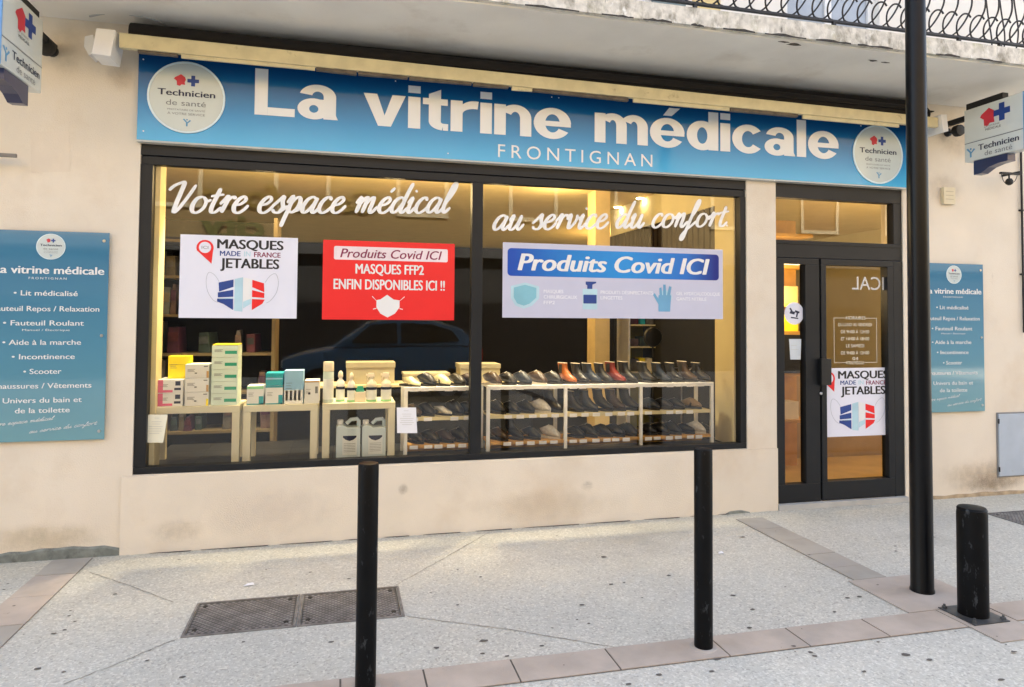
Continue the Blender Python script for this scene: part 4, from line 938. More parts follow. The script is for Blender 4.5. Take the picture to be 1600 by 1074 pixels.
# ================================================================ AWNING above the sign
aw = empty('retracted_awning', (1.6, -.15, 3.2), 'retracted awning with a cream front bar and brown rolled fabric above the fascia sign', 'awning')
YA = -.26
def long_bar(name, m, pa0, pa1, pb0, pb1, y0, y1, par, bevel=.003):  # left top/bottom px, right top/bottom px at plane y0
    A0, A1, B0, B1 = UY(*pa0, y0), UY(*pa1, y0), UY(*pb0, y0), UY(*pb1, y0)
    return MB().add([A1, B1, (B1.x, y1, B1.z), (A1.x, y1, A1.z), A0, B0, (B0.x, y1, B0.z), (A0.x, y1, A0.z)], [(0, 1, 2, 3), (4, 5, 6, 7), (0, 1, 5, 4), (1, 2, 6, 5), (2, 3, 7, 6), (3, 0, 4, 7)]).build(name, m, par, bevel=bevel)
long_bar('front_bar', AWN, (186, 51), (186, 74), (1466, 184), (1466, 199), YA, YA+.035, aw)
for (a, b) in ((283, 492), (800, 832), (990, 1140), (1255, 1405)):
    def sy(px, d): return 74+(px-186)*(125/1280.0)+d
    long_bar('valance_strip', AWN, (a, sy(a, .8)), (a, sy(a, 7)), (b, sy(b, .8)), (b, sy(b, 6)), YA+.012, YA+.028, aw, .001)
for (a, b) in ((215, 280), (494, 560), (560, 640), (640, 740), (740, 798), (833, 985), (1142, 1250)):
    long_bar('folded_arm', mat('brown_arm', (.10, .08, .06), .6, var=.3, scale=20), (a, sy(a, .8)), (a, sy(a, 5+random.random()*2)), (b-3, sy(b, .8)), (b-3, sy(b, 3.5+random.random()*3)), YA+.010, YA+.040, aw, .001)
A_ = UY(190, 52, YA); B_ = UY(1466, 184, YA)
MB().tube([(A_.x+.02, -.13, A_.z+.04), (B_.x-.02, -.13, B_.z+.045)], .076, 14).build('fabric_roll', AWND, aw, smooth=True)
MB().box(A_.x+.03, B_.x-.05, -.11, -.003, 3.173, 3.315).build('torsion_box', AWND, aw)
MB().box(A_.x, B_.x, YA+.036, -.11, 3.20, 3.206).build('hood', AWND, aw)
# end caps
cp = pts_px([(152, 46), (182, 49), (174, 90), (144, 86)], YA-.01)
n_ = 4; MB().add([(a, YA-.03, b) for a, b in cp]+[(a, -.10, b) for a, b in cp], [(0, 1, 2, 3), (7, 6, 5, 4), (0, 4, 5, 1), (1, 5, 6, 2), (2, 6, 7, 3), (3, 7, 4, 0)]).build('end_cap', WHITE, aw, bevel=.004)
cp = pts_px([(133, 58), (146, 55), (152, 78), (140, 88), (132, 74)], -.12)
n_ = 5; MB().add([(a, -.13, b) for a, b in cp]+[(a, -.004, b) for a, b in cp], [tuple(range(5)), tuple(range(5, 10))[::-1]]+[(i, i+5, (i+1) % 5+5, (i+1) % 5) for i in range(5)]).build('wall_bracket', WHITE, aw, bevel=.003)
cp = pts_px([(1467, 180), (1476, 180), (1479, 206), (1471, 208)], YA-.01)
MB().add([(a, YA-.03, b) for a, b in cp]+[(a, -.10, b) for a, b in cp], [(0, 1, 2, 3), (7, 6, 5, 4), (0, 4, 5, 1), (1, 5, 6, 2), (2, 6, 7, 3), (3, 7, 4, 0)]).build('end_cap', WHITE, aw, bevel=.003)
tb = tag(MB().tube(cr([UY(140, 26, -.1), UY(170, 21, -.14), UY(210, 24, -.16), UY(240, 31, -.14), UY(262, 38, -.06)], 4), .006, 6).build('ceiling_cable', mat('grey_cable', (.35, .35, .34), .5), None, smooth=True), 'loose grey cable drooping under the soffit above the left end of the awning', 'cable')

# ================================================================ PROJECTING SIGNS
def proj_sign(xc, face_dir, label, grp, xt=.10):
    # box between y=-.30 and y=-.80, 0.41 high; face_dir +1 faces +x
    y0, y1, z0, z1 = -.80, -.30, 2.775, 3.20
    xf = xc; xb = xc-face_dir*xt
    t = empty('projecting_sign', ((xf+xb)/2, -.3, z0), label, 'sign', grp)
    MB().box(min(xf, xb), max(xf, xb), y0, y1, z0, z1).build('light_box', mat('grey_white_acrylic', (.64, .68, .65), .25, coat=.3, var=.02), t, bevel=.008)
    box('end_trim', mat('light_blue_trim', (.12, .30, .58), .35), (min(xf, xb)-.004, max(xf, xb)+.004, y0-.012, y0-.001, z0-.002, z1+.002), t)
    ys = (y0, y1) if face_dir < 0 else (y1, y0)
    # frame: reader sees +X of frame running left to right
    fr = Fr((xf, -.80, z0), (0, 1, 0), (0, 0, 1)) if face_dir > 0 else Fr((xf, -.30, z0), (0, -1, 0), (0, 0, 1))
    W_, H_ = .50, z1-z0
    poly('divider', [(0.004, H_*.345), (W_-.004, H_*.345), (W_-.004, H_*.36), (0.004, H_*.36)], GREYI, t, fr, .0012)
    text('lettering', 'Technicien', .125*W_/.5+.0, W_*.93, H_*.17, H_*.105, NAVY, t, fr, h=.0012, bold=.02)
    text('lettering', 'de santé', W_*.36, W_*.82, H_*.045, H_*.09, GREYI, t, fr, h=.0012)
    polys('y_mark', ymark(W_*.115, H_*.17, H_*.19), MIDB, t, fr, .0012)
    poly('map_mark', star_map(W_*.43, H_*.745, H_*.30), REDD, t, fr, .0012); poly('cross_mark', cross(W_*.66, H_*.77, H_*.32), BLUEI, t, fr, .0014)
    text('lettering', 'MÉDICALE', W_*.38, W_*.64, H_*.50, H_*.04, INK, t, fr, h=.0012); text('lettering', 'LA VITRINE', W_*.36, W_*.62, H_*.56, H_*.03, GREYI, t, fr, h=.0012)
    # lower bracket, dark blue with a curved heel
    xm0, xm1 = min(xf, xb)+.012, max(xf, xb)-.012
    pr = [(-.73, z0-.001), (-.44, z0-.001), (-.44, z0-.115), (-.50, z0-.118), (-.56, z0-.085), (-.64, z0-.065), (-.73, z0-.058)]
    if face_dir < 0: pr = [(-1.10-a_+.0, b_) for a_, b_ in [(-.73+.0, z0-.001), (-.44, z0-.001), (-.44, z0-.058), (-.52, z0-.060), (-.60, z0-.075), (-.67, z0-.11), (-.73, z0-.112)]]
    n2 = len(pr); MB().add([(xm0, a_, b_) for a_, b_ in pr]+[(xm1, a_, b_) for a_, b_ in pr], [tuple(range(n2)), tuple(range(n2, 2*n2))[::-1]]+[(i, i+n2, (i+1) % n2+n2, (i+1) % n2) for i in range(n2)]).build('bracket', DKBLUE, t)
    MB().box(xm0+.01, xm1-.01, -.62, -.30, z1+.001, z1+.055).build('top_bracket', ALUD, t, bevel=.003)
    MB().box(xm0+.02, xm1-.02, -.299, -.002, z1-.07, z1-.03).build('wall_arm', ALUD, t)
proj_sign(-1.71, +1, 'grey white projecting sign with dark blue bracket at the top left corner', 'projecting signs')
proj_sign(4.885, -1, 'grey white projecting sign with red and blue emblem right of the lamp post', 'projecting signs')

def wall_spot(px, py, Y, r, label):
    p = UY(px, py, Y); t = empty('wall_spotlight', (p.x, -.01, p.z), label, 'spotlight')
    MB().lathe((p.x, Y, p.z), [(r*.55, .02), (r*.95, .01), (r, -.02), (r*.9, -.04), (r*.3, -.045)], 20, 'y').build('head', ALUD, t, smooth=True)
    MB().tube([(p.x, Y+.02, p.z), (p.x, -.03, p.z+.01)], .012, 8).build('stem', ALUD, t); MB().lathe((p.x, -.002, p.z+.01), [(.035, 0), (.035, -.02), (.02, -.03)], 14, 'y').build('rose', ALUD, t)
wall_spot(1495, 205, -.10, .050, 'round black spotlight on the wall between awning end and right projecting sign')
wall_spot(72, 74, -.10, .055, 'round black spotlight on the wall beside the left projecting sign')
# alarm box, bracket, camera, pipe
al, _ = thing_box('alarm_box', mat('cream_plastic_box', (.66, .58, .40), .5), 1475, 1493, 293, 319, -.035, .034, 'small cream louvred box on the wall above the right blue panel', 'alarm box')
for k in range(3):
    q0 = UY(1478, 299+k*6, -.037); q1 = UY(1490, 299+k*6, -.037); box('louvre', mat('cream_dark', (.45, .38, .26), .6), (q0.x, q1.x, -.037, -.0355, q0.z-.003, q0.z+.002), al)
t = empty('wall_hook', UY(-30, 244, -.05), 'short grey metal bracket on the left wall at the picture edge', 'bracket')
q = UY(-40, 244, -.1); q1 = UY(26, 244, -.1); MB().box(q.x, q1.x, -.11, -.09, q1.z-.010, q1.z+.012).build('arm', mat('dull_steel', (.18, .17, .16), .5, .6), t, bevel=.003); MB().box(q.x-.02, q.x, -.13, -.003, q1.z-.03, q1.z+.04).build('plate', mat('dull_steel', (.18, .17, .16), .5, .6), t)
t = empty('security_camera', UY(1580, 262, -.1), 'small black security camera on a bar under the right projecting sign', 'camera')
q = UY(1577, 284, -.16)
MB().box(q.x-.09, q.x+.12, -.17, -.145, q.z+.062, q.z+.078).build('bar', ALUD, t); MB().lathe((q.x, -.16, q.z-.01), [(.012, -.02), (.028, -.008), (.030, .015), (.018, .035)], 14).build('head', ALUD, t, smooth=True)
MB().tube([(q.x, -.16, q.z+.02), (q.x, -.158, q.z+.065)], .007, 6).build('neck', ALUD, t); MB().box(q.x+.10, q.x+.12, -.17, -.002, q.z+.079, q.z+.095).build('wall_arm', ALUD, t)
MB().tube(cr([(q.x-.08, -.16, q.z+.062), (q.x-.05, -.15, q.z+.005), (q.x+.01, -.14, q.z-.02), (q.x+.08, -.14, q.z+.01), (q.x+.11, -.14, q.z+.06)], 4), .003, 5).build('cable', ALUD, t)
q = UY(1598, 300, -.03)
t = empty('cable_conduit', (q.x, -.02, 0), 'thin black cable conduit running down the wall at the right picture edge', 'conduit')
MB().tube([(q.x, -.02, 3.0), (q.x, -.02, UY(1595, 520, -.02).z)], .009, 8).build('pipe', ALUD, t); 
for py in (330, 430): MB().box(q.x-.016, q.x+.016, -.024, -.001, UY(1595, py, -.02).z, UY(1595, py, -.02).z+.015).build('clip', ALUD, t)

# electrical cabinet
cb, (a, b, z0, z1) = thing_box('meter_cabinet', mat('pale_blue_grey_paint', (.42, .48, .55), .5, var=.05, stains=[((.30, .30, .30), 14, .66, .76, 1)]), 1561.5, 1655, 646, 742, -.018, .017, 'pale blue grey meter cabinet door low on the right wall', 'cabinet')
for zz in (z0+.06, z1-.06): MB().lathe((a-.004, -.02, zz-.02), [(.006, 0), (.006, .04)], 8).build('hinge', ALUD, cb)
MB().box(a-.012, b+.012, -.008, -.001, z0-.012, z1+.012).build('frame', mat('grey_frame', (.22, .22, .22), .6), cb)

# ================================================================ BLUE PRICE PANELS ON THE WALLS
def blue_panel(x0, x1, z0, z1, label, ghost):
    t = empty('wall_panel', ((x0+x1)/2, 0, z0), label, 'panel', 'blue information panels')
    Y = -.028
    PN = MATS.get('panel_print') or gradient_mat('panel_print', [(0, (.13, .30, .34)), (.5, (.095, .26, .36)), (1, (.055, .19, .31))], 'Z', 0, 1.05, rough=.05, spec=.8)
    MB().box(x0, x1, Y, Y+.008, z0, z1).build('board', PN, t, bevel=.001)
    fr = WF(Y); W_ = x1-x0; H_ = z1-z0; X = lambda u: x0+u*W_; Z = lambda v: z0+v*H_
    for u in (.045, .955):
        for v in (.04, .5, .96): MB().lathe((X(u), Y-.001, Z(v)), [(.009, -.004), (.010, 0), (.010, .028)], 10, 'y').build('standoff', mat('steel', (.55, .55, .55), .3, 1), t, smooth=True)
    badge(t, X(.5), Z(.925), .062*H_, fr, True)
    def T(s, u0, u1, v, c, **k): text('lettering', s, X(u0), X(u1), Z(v), c*H_, SIGNW, t, fr, h=.0015, **k)
    T('La vitrine médicale', .03, .965, .795, .036, bold=.025); T('FRONTIGNAN', .32, .64, .768, .010, space=1.4)
    L_ = [('• Lit médicalisé', .20, .74, .690), ('Fauteuil Repos / Relaxation', .03, .93, .616), ('• Fauteuil Roulant', .12, .80, .548), ('• Aide à la marche', .12, .78, .456), ('• Incontinence', .20, .73, .388),
          ('• Scooter', .30, .62, .318), ('Chaussures / Vêtements', .03, .88, .250), ('• Univers du bain et', .08, .80, .182), ('de la toilette', .24, .70, .134)]
    for s, u0, u1, v in L_: T(s, u0, u1, v, .024, bold=.012)
    T('Manuel / Électrique', .28, .68, .522, .009)
    return t, X, Z, fr
q0, q1 = UY(-14, 500, -.028), UY(167, 500, -.028)
LP = blue_panel(UY(-18, 500, -.028).x, UY(167.5, 500, -.028).x, UY(100, 688.5, -.028).z, UY(100, 362, -.028).z, 'blue information panel listing services left of the shop window', False)
RP = blue_panel(UY(1444, 500, -.028).x, UY(1537, 500, -.028).x, UY(1500, 643.5, -.028).z, UY(1500, 412.5, -.028).z, 'blue information panel right of the door, partly behind the lamp post', True)

# ================================================================ BRUSH SCRIPT LETTERING (drawn stroke by stroke)
G = {
 'V': (1.25, [[(-.15, 1.35), (.05, 1.62), (.35, 1.80), (.55, 1.82), (.50, 1.2), (.42, .55), (.42, .05), (.62, .25), (.95, 1.0), (1.20, 1.70)]]),
 'o': (.86, [[(.52, .98), (.22, .88), (.06, .50), (.12, .12), (.38, .02), (.66, .28), (.72, .68), (.52, .98)], [(.60, .86), (.80, .72), (.98, .80)]]),
 't': (.66, [[(.46, 1.50), (.36, 1.0), (.24, .35), (.30, .05), (.52, .06), (.76, .36)], [(.04, 1.00), (.35, 1.06), (.74, 1.12)]]),
 'r': (.70, [[(-.02, .52), (.20, .86), (.30, 1.04), (.32, .72), (.24, .35), (.16, .02)], [(.24, .50), (.42, .86), (.62, .98), (.74, .84)]]),
 'e': (.78, [[(.12, .48), (.42, .56), (.62, .80), (.50, 1.0), (.26, .86), (.08, .48), (.14, .12), (.38, .0), (.64, .18), (.84, .48)]]),
 's': (.74, [[(-.02, .40), (.26, .74), (.50, 1.05), (.50, .70), (.60, .34), (.44, .04), (.16, .06), (.06, .24)], [(.46, .10), (.66, .22), (.84, .46)]]),
 'p': (.92, [[(.02, .62), (.28, 1.06), (.22, .40), (.10, -.30), (.02, -.86)], [(.20, .44), (.42, .86), (.64, .98), (.76, .70), (.66, .26), (.42, .04), (.22, .16)], [(.60, .12), (.80, .22), (.98, .48)]]),
 'a': (.94, [[(.72, .84), (.50, 1.0), (.22, .82), (.05, .38), (.14, .05), (.36, .10), (.60, .48), (.78, .96)], [(.78, .96), (.66, .50), (.62, .14), (.76, .02), (1.02, .36)]]),
 'c': (.74, [[(.62, .78), (.56, .98), (.34, .94), (.12, .62), (.08, .20), (.30, .0), (.56, .14), (.82, .46)]]),
 'm': (1.36, [[(.0, .60), (.24, 1.02), (.22, .60), (.12, .0)], [(.16, .40), (.40, .84), (.60, 1.0), (.58, .62), (.48, .0)], [(.52, .40), (.76, .84), (.96, 1.0), (.96, .60), (.90, .16), (1.04, .02), (1.34, .44)]]),
 'n': (.98, [[(.0, .60), (.24, 1.02), (.22, .60), (.12, .0)], [(.16, .40), (.40, .84), (.60, 1.0), (.60, .60), (.54, .16), (.68, .02), (.98, .44)]]),
 'u': (.96, [[(.02, .62), (.24, 1.0), (.16, .50), (.14, .12), (.32, .02), (.56, .34), (.74, .92)], [(.76, 1.0), (.66, .50), (.64, .14), (.78, .02), (1.02, .40)]]),
 'v': (.84, [[(.0, .64), (.22, 1.02), (.22, .50), (.24, .06), (.46, .22), (.66, .62), (.66, 1.0)], [(.64, .90), (.76, .78), (.94, .82)]]),
 'd': (.96, [[(.70, .84), (.48, 1.0), (.20, .80), (.05, .38), (.14, .05), (.36, .10), (.60, .50), (.74, .9)], [(1.0, 1.95), (.82, 1.30), (.66, .50), (.62, .14), (.76, .02), (1.02, .36)]]),
 'i': (.50, [[(.0, .60), (.22, 1.0), (.14, .50), (.12, .14), (.26, .02), (.54, .42)], [(.30, 1.36), (.38, 1.46)]]),
 'l': (.52, [[(.02, .5), (.34, 1.0), (.56, 1.60), (.54, 1.96), (.38, 1.80), (.18, 1.0), (.08, .34), (.20, .02), (.50, .36)]]),
 'f': (.66, [[(.08, .5), (.40, 1.1), (.60, 1.7), (.56, 1.98), (.40, 1.70), (.22, .80), (.02, -.20), (-.10, -.80), (-.24, -.92), (-.26, -.62), (.02, -.20), (.36, .12), (.66, .46)]]),
 '.': (.36, [[(.10, .04), (.18, .10)]]),
 ' ': (.62, []),
}
G['é'] = (G['e'][0], G['e'][1]+[[(.52, 1.32), (.74, 1.62)]])
def script(parent, s, P0, P1, Y, xh_px, m):
    """P0,P1 pixel ends of the baseline, xh_px x-height in pixels at the middle"""
    A = UY(*P0, Y); Bv = UY(*P1, Y); adv = sum(G[c][0] for c in s)+.10
    kx = (Bv-A).length/adv; mx = ((P0[0]+P1[0])/2, (P0[1]+P1[1])/2); kz = UY(mx[0], mx[1]-xh_px, Y).z-UY(*mx, Y).z
    X = (Bv-A).normalized(); ang = .30
    b_ = MB(); cx = .05; lay = 0
    for ch in s:
        wd, st_ = G[ch]
        for q in st_:
            P = [Vector((cx+u, v, 0)) for u, v in q]; P = cr([(p_.x, p_.y, 0) for p_ in P], 5)
            L2 = [Vector(((p_.x+p_.y*ang*(kz/kx)*.8)*kx, p_.y*kz, 0)) for p_ in P]; n = len(L2); vs = []; fs_ = []
            for i, p_ in enumerate(L2):
                tt = (L2[min(i+1, n-1)]-L2[max(i-1, 0)]); tt = tt.normalized() if tt.length > 1e-9 else Vector((1, 0, 0)); nn = Vector((-tt.y, tt.x, 0))
                w_ = kz*(.072+.060*abs(tt.y)**1.5*(1 if tt.y < 0 else .55)); 
                if i in (0, n-1): w_ *= .45
                elif i in (1, n-2): w_ *= .85
                for sg in (1, -1):
                    e = p_+nn*w_*sg; vs.append(Vector((A.x, Y, A.z))+X*e.x+Vector((0, 0, 1))*e.y+Vector((0, -1, 0))*(.0005+.00012*lay+.0004*i/n))
                if i: fs_.append((2*i-2, 2*i-1, 2*i+1, 2*i))
            b_.add(vs, fs_); lay = (lay+1) % 5
        cx += wd
    return b_.build('lettering', m, parent)
VIN = mat('white_vinyl_letters', (.82, .82, .80), .5)
GYP = GY-.006
t = empty('window_lettering', UY(480, 330, GYP), 'white brush script Votre espace médical across the top of the left pane', 'lettering', 'script lettering on the window')
script(t, 'Votre espace médical', (257, 333), (703, 333), GYP, 25, VIN)
t = empty('window_lettering', UY(955, 350, GYP), 'white brush script au service du confort. across the top of the right pane', 'lettering', 'script lettering on the window')
script(t, 'au service du confort.', (768, 360), (1141, 354), GYP, 22, VIN)
tt_, X_, Z_, f_ = LP
def script_small(P, u0, v0, u1, v1, s, xh):
    tt_, X_, Z_, f_ = P; Y = -.0295
    A = Vector((X_(u0), Y, Z_(v0))); Bq = Vector((X_(u1), Y, Z_(v1))); adv = sum(G[c][0] for c in s)+.1; kx = (Bq-A).length/adv; kz = xh; X = (Bq-A).normalized(); b_ = MB(); cx = .05
    for ch in s:
        for q in G[ch][1]:
            L2 = [Vector(((cx+a+c*.25)*kx, c*kz, 0)) for a, c in q]; vs = []; fs_ = []
            for i, p_ in enumerate(L2):
                tq = (L2[min(i+1, len(L2)-1)]-L2[max(i-1, 0)]).normalized(); nn = Vector((-tq.y, tq.x, 0))
                for sg in (1, -1): e = p_+nn*kz*.11*sg; vs.append(A+X*e.x+Vector((0, 0, e.y))+Vector((0, -.0008, 0)))
                if i: fs_.append((2*i-2, 2*i-1, 2*i+1, 2*i))
            b_.add(vs, fs_)
        cx += G[ch][0]
    b_.build('lettering', SIGNW, tt_)
for P in (LP, RP):
    script_small(P, .02, .072, .56, .10, 'Votre espace médical', .0125); script_small(P, .36, .038, .93, .072, 'au service du confort', .0125)

# ================================================================ POSTERS
def sheet_poster(name, quad, Y, m, label, cat='poster', grp=None):
    q = [UY(*c, Y) for c in quad]; x0 = (q[0].x+q[3].x)/2; x1 = (q[1].x+q[2].x)/2; z1 = (q[0].z+q[1].z)/2; z0 = (q[2].z+q[3].z)/2
    o = MB().box(x0, x1, Y, Y+.0015, z0, z1).build(name, m, None); tag(o, label, cat, grp); return o, x0, x1, z0, z1
PY = GY-.0045
def mask_poster(quad, label):
    o, x0, x1, z0, z1 = sheet_poster('poster', quad, PY, POSTER, label, grp='mask posters')
    return o, x0, x1, z0, z1
def mask_art(o, fr, X, Z, k, aspect):
    # pin
    def C(u, v, r, n=24): return [(X(u)+r*k*math.cos(2*math.pi*i/n), Z(v)+r*k*math.sin(2*math.pi*i/n)) for i in range(n)]
    pin = [(X(.205)+.078*k*math.cos(a), Z(.845)+.078*k*math.sin(a)) for a in [R(-20+i*220/14) for i in range(15)]]+[(X(.262), Z(.655))]
    poly('pin', pin, RED, o, fr, .0010); poly('pin_hole', C(.205, .85, .055), POSTER, o, fr, .0016)
    text('lettering', 'ICI', X(.205)-.030*k, X(.205)+.030*k, Z(.85)-.014*k, .028*k, GREYI, o, fr, h=.0022)
    text('lettering', 'MASQUES', X(.305), X(.875), Z(.845), (Z(.955)-Z(.845)), INK, o, fr, h=.001, bold=.03)
    text('lettering', 'MADE', X(.33), X(.505), Z(.755), Z(.815)-Z(.755), BLUEI, o, fr, h=.001, bold=.02)
    text('lettering', 'IN', X(.535), X(.59), Z(.755), Z(.815)-Z(.755), PALEB, o, fr, h=.001, bold=.01)
    text('lettering', 'FRANCE', X(.62), X(.85), Z(.750), Z(.810)-Z(.750), WINE, o, fr, h=.001, bold=.02)
    text('lettering', 'JETABLES', X(.335), X(.84), Z(.61), Z(.725)-Z(.61), INK, o, fr, h=.001, bold=.03)
    # face mask in blue, pale, white and red folds
    def Q(name, l, m, h=.001): polys(name, [[(X(a), Z(b)) for a, b in q] for q in l], m, o, fr, h)
    Q('mask_blue', [[(.325, .43), (.45, .47), (.45, .38), (.33, .32)], [(.32, .31), (.45, .345), (.45, .26), (.32, .25)], [(.315, .235), (.45, .235), (.45, .10), (.37, .17), (.315, .20)]], BLUEI)
    Q('mask_red', [[(.61, .47), (.71, .43), (.715, .32), (.61, .38)], [(.61, .345), (.715, .31), (.715, .25), (.61, .26)], [(.61, .235), (.72, .23), (.70, .18), (.61, .10)]], RED)
    Q('mask_pale', [[(.46, .475), (.53, .50), (.53, .08), (.46, .09)], [(.535, .20), (.605, .24), (.605, .18), (.535, .12)], [(.33, .235), (.45, .25), (.45, .24), (.33, .225)]], PALEB)
    Q('mask_white', [[(.533, .50), (.605, .475), (.605, .245), (.533, .205)]], WHITE, .0012)
    b_ = MB()
    for pts in ([(.33, .44), (.29, .52), (.24, .55), (.22, .45), (.235, .32), (.28, .22), (.32, .19)], [(.72, .44), (.76, .52), (.81, .55), (.835, .45), (.82, .32), (.77, .22), (.735, .19)]):
        P = cr([(X(a), Z(b), 0) for a, b in pts], 3)
        for i in range(len(P)-1):
            d_ = (P[i+1]-P[i]).normalized(); nn = Vector((-d_.y, d_.x, 0))*.0022*k
            b_.add([fr.p(P[i].x+nn.x, P[i].y+nn.y, .001), fr.p(P[i].x-nn.x, P[i].y-nn.y, .001), fr.p(P[i+1].x-nn.x, P[i+1].y-nn.y, .001), fr.p(P[i+1].x+nn.x, P[i+1].y+nn.y, .001)], [(0, 1, 2, 3)])
    b_.build('mask_loops', mat('loop_grey', (.42, .45, .50), .5), o)
o, x0, x1, z0, z1 = mask_poster([(281, 366), (466, 372.5), (463, 498), (280, 497)], 'white MASQUES JETABLES poster with tricolour mask on the left window pane')
mask_art(o, WF(PY), lambda u: x0+u*(x1-x0), lambda v: z0+v*(z1-z0), (x1-x0)*.92, 1)
o, x0, x1, z0, z1 = mask_poster([(1290.5, 575), (1387.5, 575), (1387.5, 681), (1290.5, 682)], 'white MASQUES JETABLES poster with tricolour mask on the glass of the door')
mask_art(o, WF(PY), lambda u: x0+(u-.17)/.70*(x1-x0), lambda v: z0+v*(z1-z0), (x1-x0)*1.22, 1)
# red poster
o, x0, x1, z0, z1 = sheet_poster('poster', [(505, 374), (711, 382), (709, 501), (503, 499)], PY, RED, 'red poster MASQUES FFP2 ENFIN DISPONIBLES ICI with a white mask drawing')
X = lambda u: x0+u*(x1-x0); Z = lambda v: z0+v*(z1-z0); fr = WF(PY)
poly('title_box', rrect(X(.08), X(.945), Z(.755), Z(.925), .012), mat('pink_white', (.80, .68, .70), .5), o, fr, .0010)
text('lettering', 'Produits Covid ICI', X(.125), X(.90), Z(.785), Z(.895)-Z(.785), WINE, o, fr, h=.0016, bold=.012, shear=.25)
text('lettering', 'MASQUES FFP2', X(.24), X(.76), Z(.585), Z(.705)-Z(.585), WHITE, o, fr, h=.001, bold=.03)
text('lettering', 'ENFIN DISPONIBLES ICI !!', X(.08), X(.925), Z(.385), Z(.510)-Z(.385), WHITE, o, fr, h=.001, bold=.03)
poly('mask_drawing', [(X(a), Z(b)) for a, b in ((.40, .25), (.43, .26), (.48, .32), (.53, .26), (.575, .25), (.575, .16), (.54, .08), (.485, .03), (.43, .08), (.40, .16))], WHITE, o, fr, .001)
polys('mask_straps', [[(X(a), Z(b)) for a, b in q] for q in (((.40, .24), (.405, .235), (.37, .30), (.365, .295)), ((.40, .15), (.40, .14), (.375, .13), (.375, .14)), ((.575, .24), (.57, .235), (.61, .30), (.615, .295)), ((.575, .15), (.575, .14), (.60, .13), (.60, .14)))], PAPER, o, fr, .001)
# lilac poster with blue title
o, x0, x1, z0, z1 = sheet_poster('poster', [(785.5, 378), (1130, 391), (1129, 498.5), (785, 497)], PY, PGREY, 'wide lilac grey poster Produits Covid ICI with blue title bar on the right pane')
TB = gradient_mat('title_blue', [(0, (.006, .07, .42)), (.3, (.012, .22, .60)), (.55, (.02, .27, .68)), (.85, (.02, .16, .55)), (1, (.006, .02, .22))], 'X', -(x1-x0)*.46, (x1-x0)*.46, rough=.4, coat=0)
poly('title_bar', rrect(X(.02), X(.98), Z(.555), Z(.925), .028, 6), TB, o, fr, .0010)
text('lettering', 'Produits Covid ICI', X(.062), X(.935), Z(.635), Z(.855)-Z(.635), WHITE, o, fr, h=.0016, bold=.03, shear=.22)
poly('mask_icon', [(X(a), Z(b)) for a, b in ((.035, .42), (.095, .47), (.155, .42), (.155, .26), (.125, .16), (.09, .12), (.055, .16), (.035, .26))], PALEB, o, fr, .001)
poly('mask_icon', [(X(a), Z(b)) for a, b in ((.047, .40), (.095, .44), (.143, .40), (.143, .27), (.115, .19), (.09, .16), (.062, .19), (.047, .27))], mat('icon_teal', (.22, .50, .60), .5), o, fr, .0014)
poly('pump_icon', rrect(X(.345), X(.41), Z(.12), Z(.40), .006, 3), PALEB, o, fr, .001); poly('pump_icon', rrect(X(.348), X(.407), Z(.20), Z(.32), .004, 3), BLUEI, o, fr, .0014)
poly('pump_icon', [(X(a), Z(b)) for a, b in ((.365, .40), (.388, .40), (.388, .46), (.405, .48), (.405, .50), (.358, .50), (.358, .46), (.365, .45))], BLUEI, o, fr, .0012)
poly('glove_icon', circ(X(.722), Z(.30), .055), PALEB, o, fr, .001)
polys('glove_icon', [[(X(a), Z(b)) for a, b in q] for q in (((.69, .10), (.745, .10), (.75, .33), (.69, .33)), ((.695, .33), (.708, .33), (.704, .44), (.694, .43)), ((.712, .33), (.726, .33), (.724, .48), (.712, .48)), ((.73, .33), (.745, .33), (.752, .45), (.74, .46)), ((.69, .20), (.69, .28), (.672, .36), (.665, .33)))], mat('icon_blue', (.14, .36, .56), .5), o, fr, .0014)
PWH = mat('poster_text_white', (.88, .89, .94), .5)
for a0, a1, ls in ((.175, .32, ('MASQUES', 'CHIRURGICAUX', 'FFP2')), (.425, .665, ('PRODUITS DÉSINFECTANTS', 'LINGETTES')), (.775, .985, ('GEL HYDROALCOOLIQUE', 'GANTS NITRILE'))):
    for i, s_ in enumerate(ls): text('lettering', s_, X(a0), X(a0+(a1-a0)*min(1, len(s_)/max(len(q_) for q_ in ls))), Z(.335-.075*i), Z(.38)-Z(.335), PWH, o, fr, h=.001, bold=.01)
# small notices
def notice(quad, m, label, lines):
    q = [UY(*c, PY) for c in quad]
    n = MB().add([(p.x, PY, p.z) for p in q]+[(p.x, PY+.0008, p.z) for p in q], [(3, 2, 1, 0), (4, 5, 6, 7), (0, 1, 5, 4), (1, 2, 6, 5), (2, 3, 7, 6), (3, 0, 4, 7)]).build('paper_notice', m, None); tag(n, label, 'notice')
    b_ = []
    for v, a, c in lines:
        P = lambda u, v_: (q[0]*(1-u)+q[1]*u)*(1-v_)+(q[3]*(1-u)+q[2]*u)*v_
        p1, p2 = P(a, v), P(c, v); b_.append([(p1.x, p1.z), (p2.x, p2.z), (p2.x, p2.z-.0022), (p1.x, p1.z-.0022)])
    polys('print_lines', b_, mat('faint_grey_print', (.50, .49, .44), .6), n, WF(PY), .0008); return n
ln = [(.12, .35, .6), (.25, .25, .75), (.33, .3, .7), (.42, .15, .85), (.50, .2, .8), (.58, .15, .85), (.66, .25, .75)]
notice([(232, 648), (262, 648), (255, 692), (221, 692)], PAPERY, 'tilted yellowish paper notice stuck at the lower left corner of the window', ln)
notice([(620, 637), (650, 637), (652, 677), (620.5, 677)], PAPER, 'white paper notice stuck on the glass in front of the short shoe rack', ln)
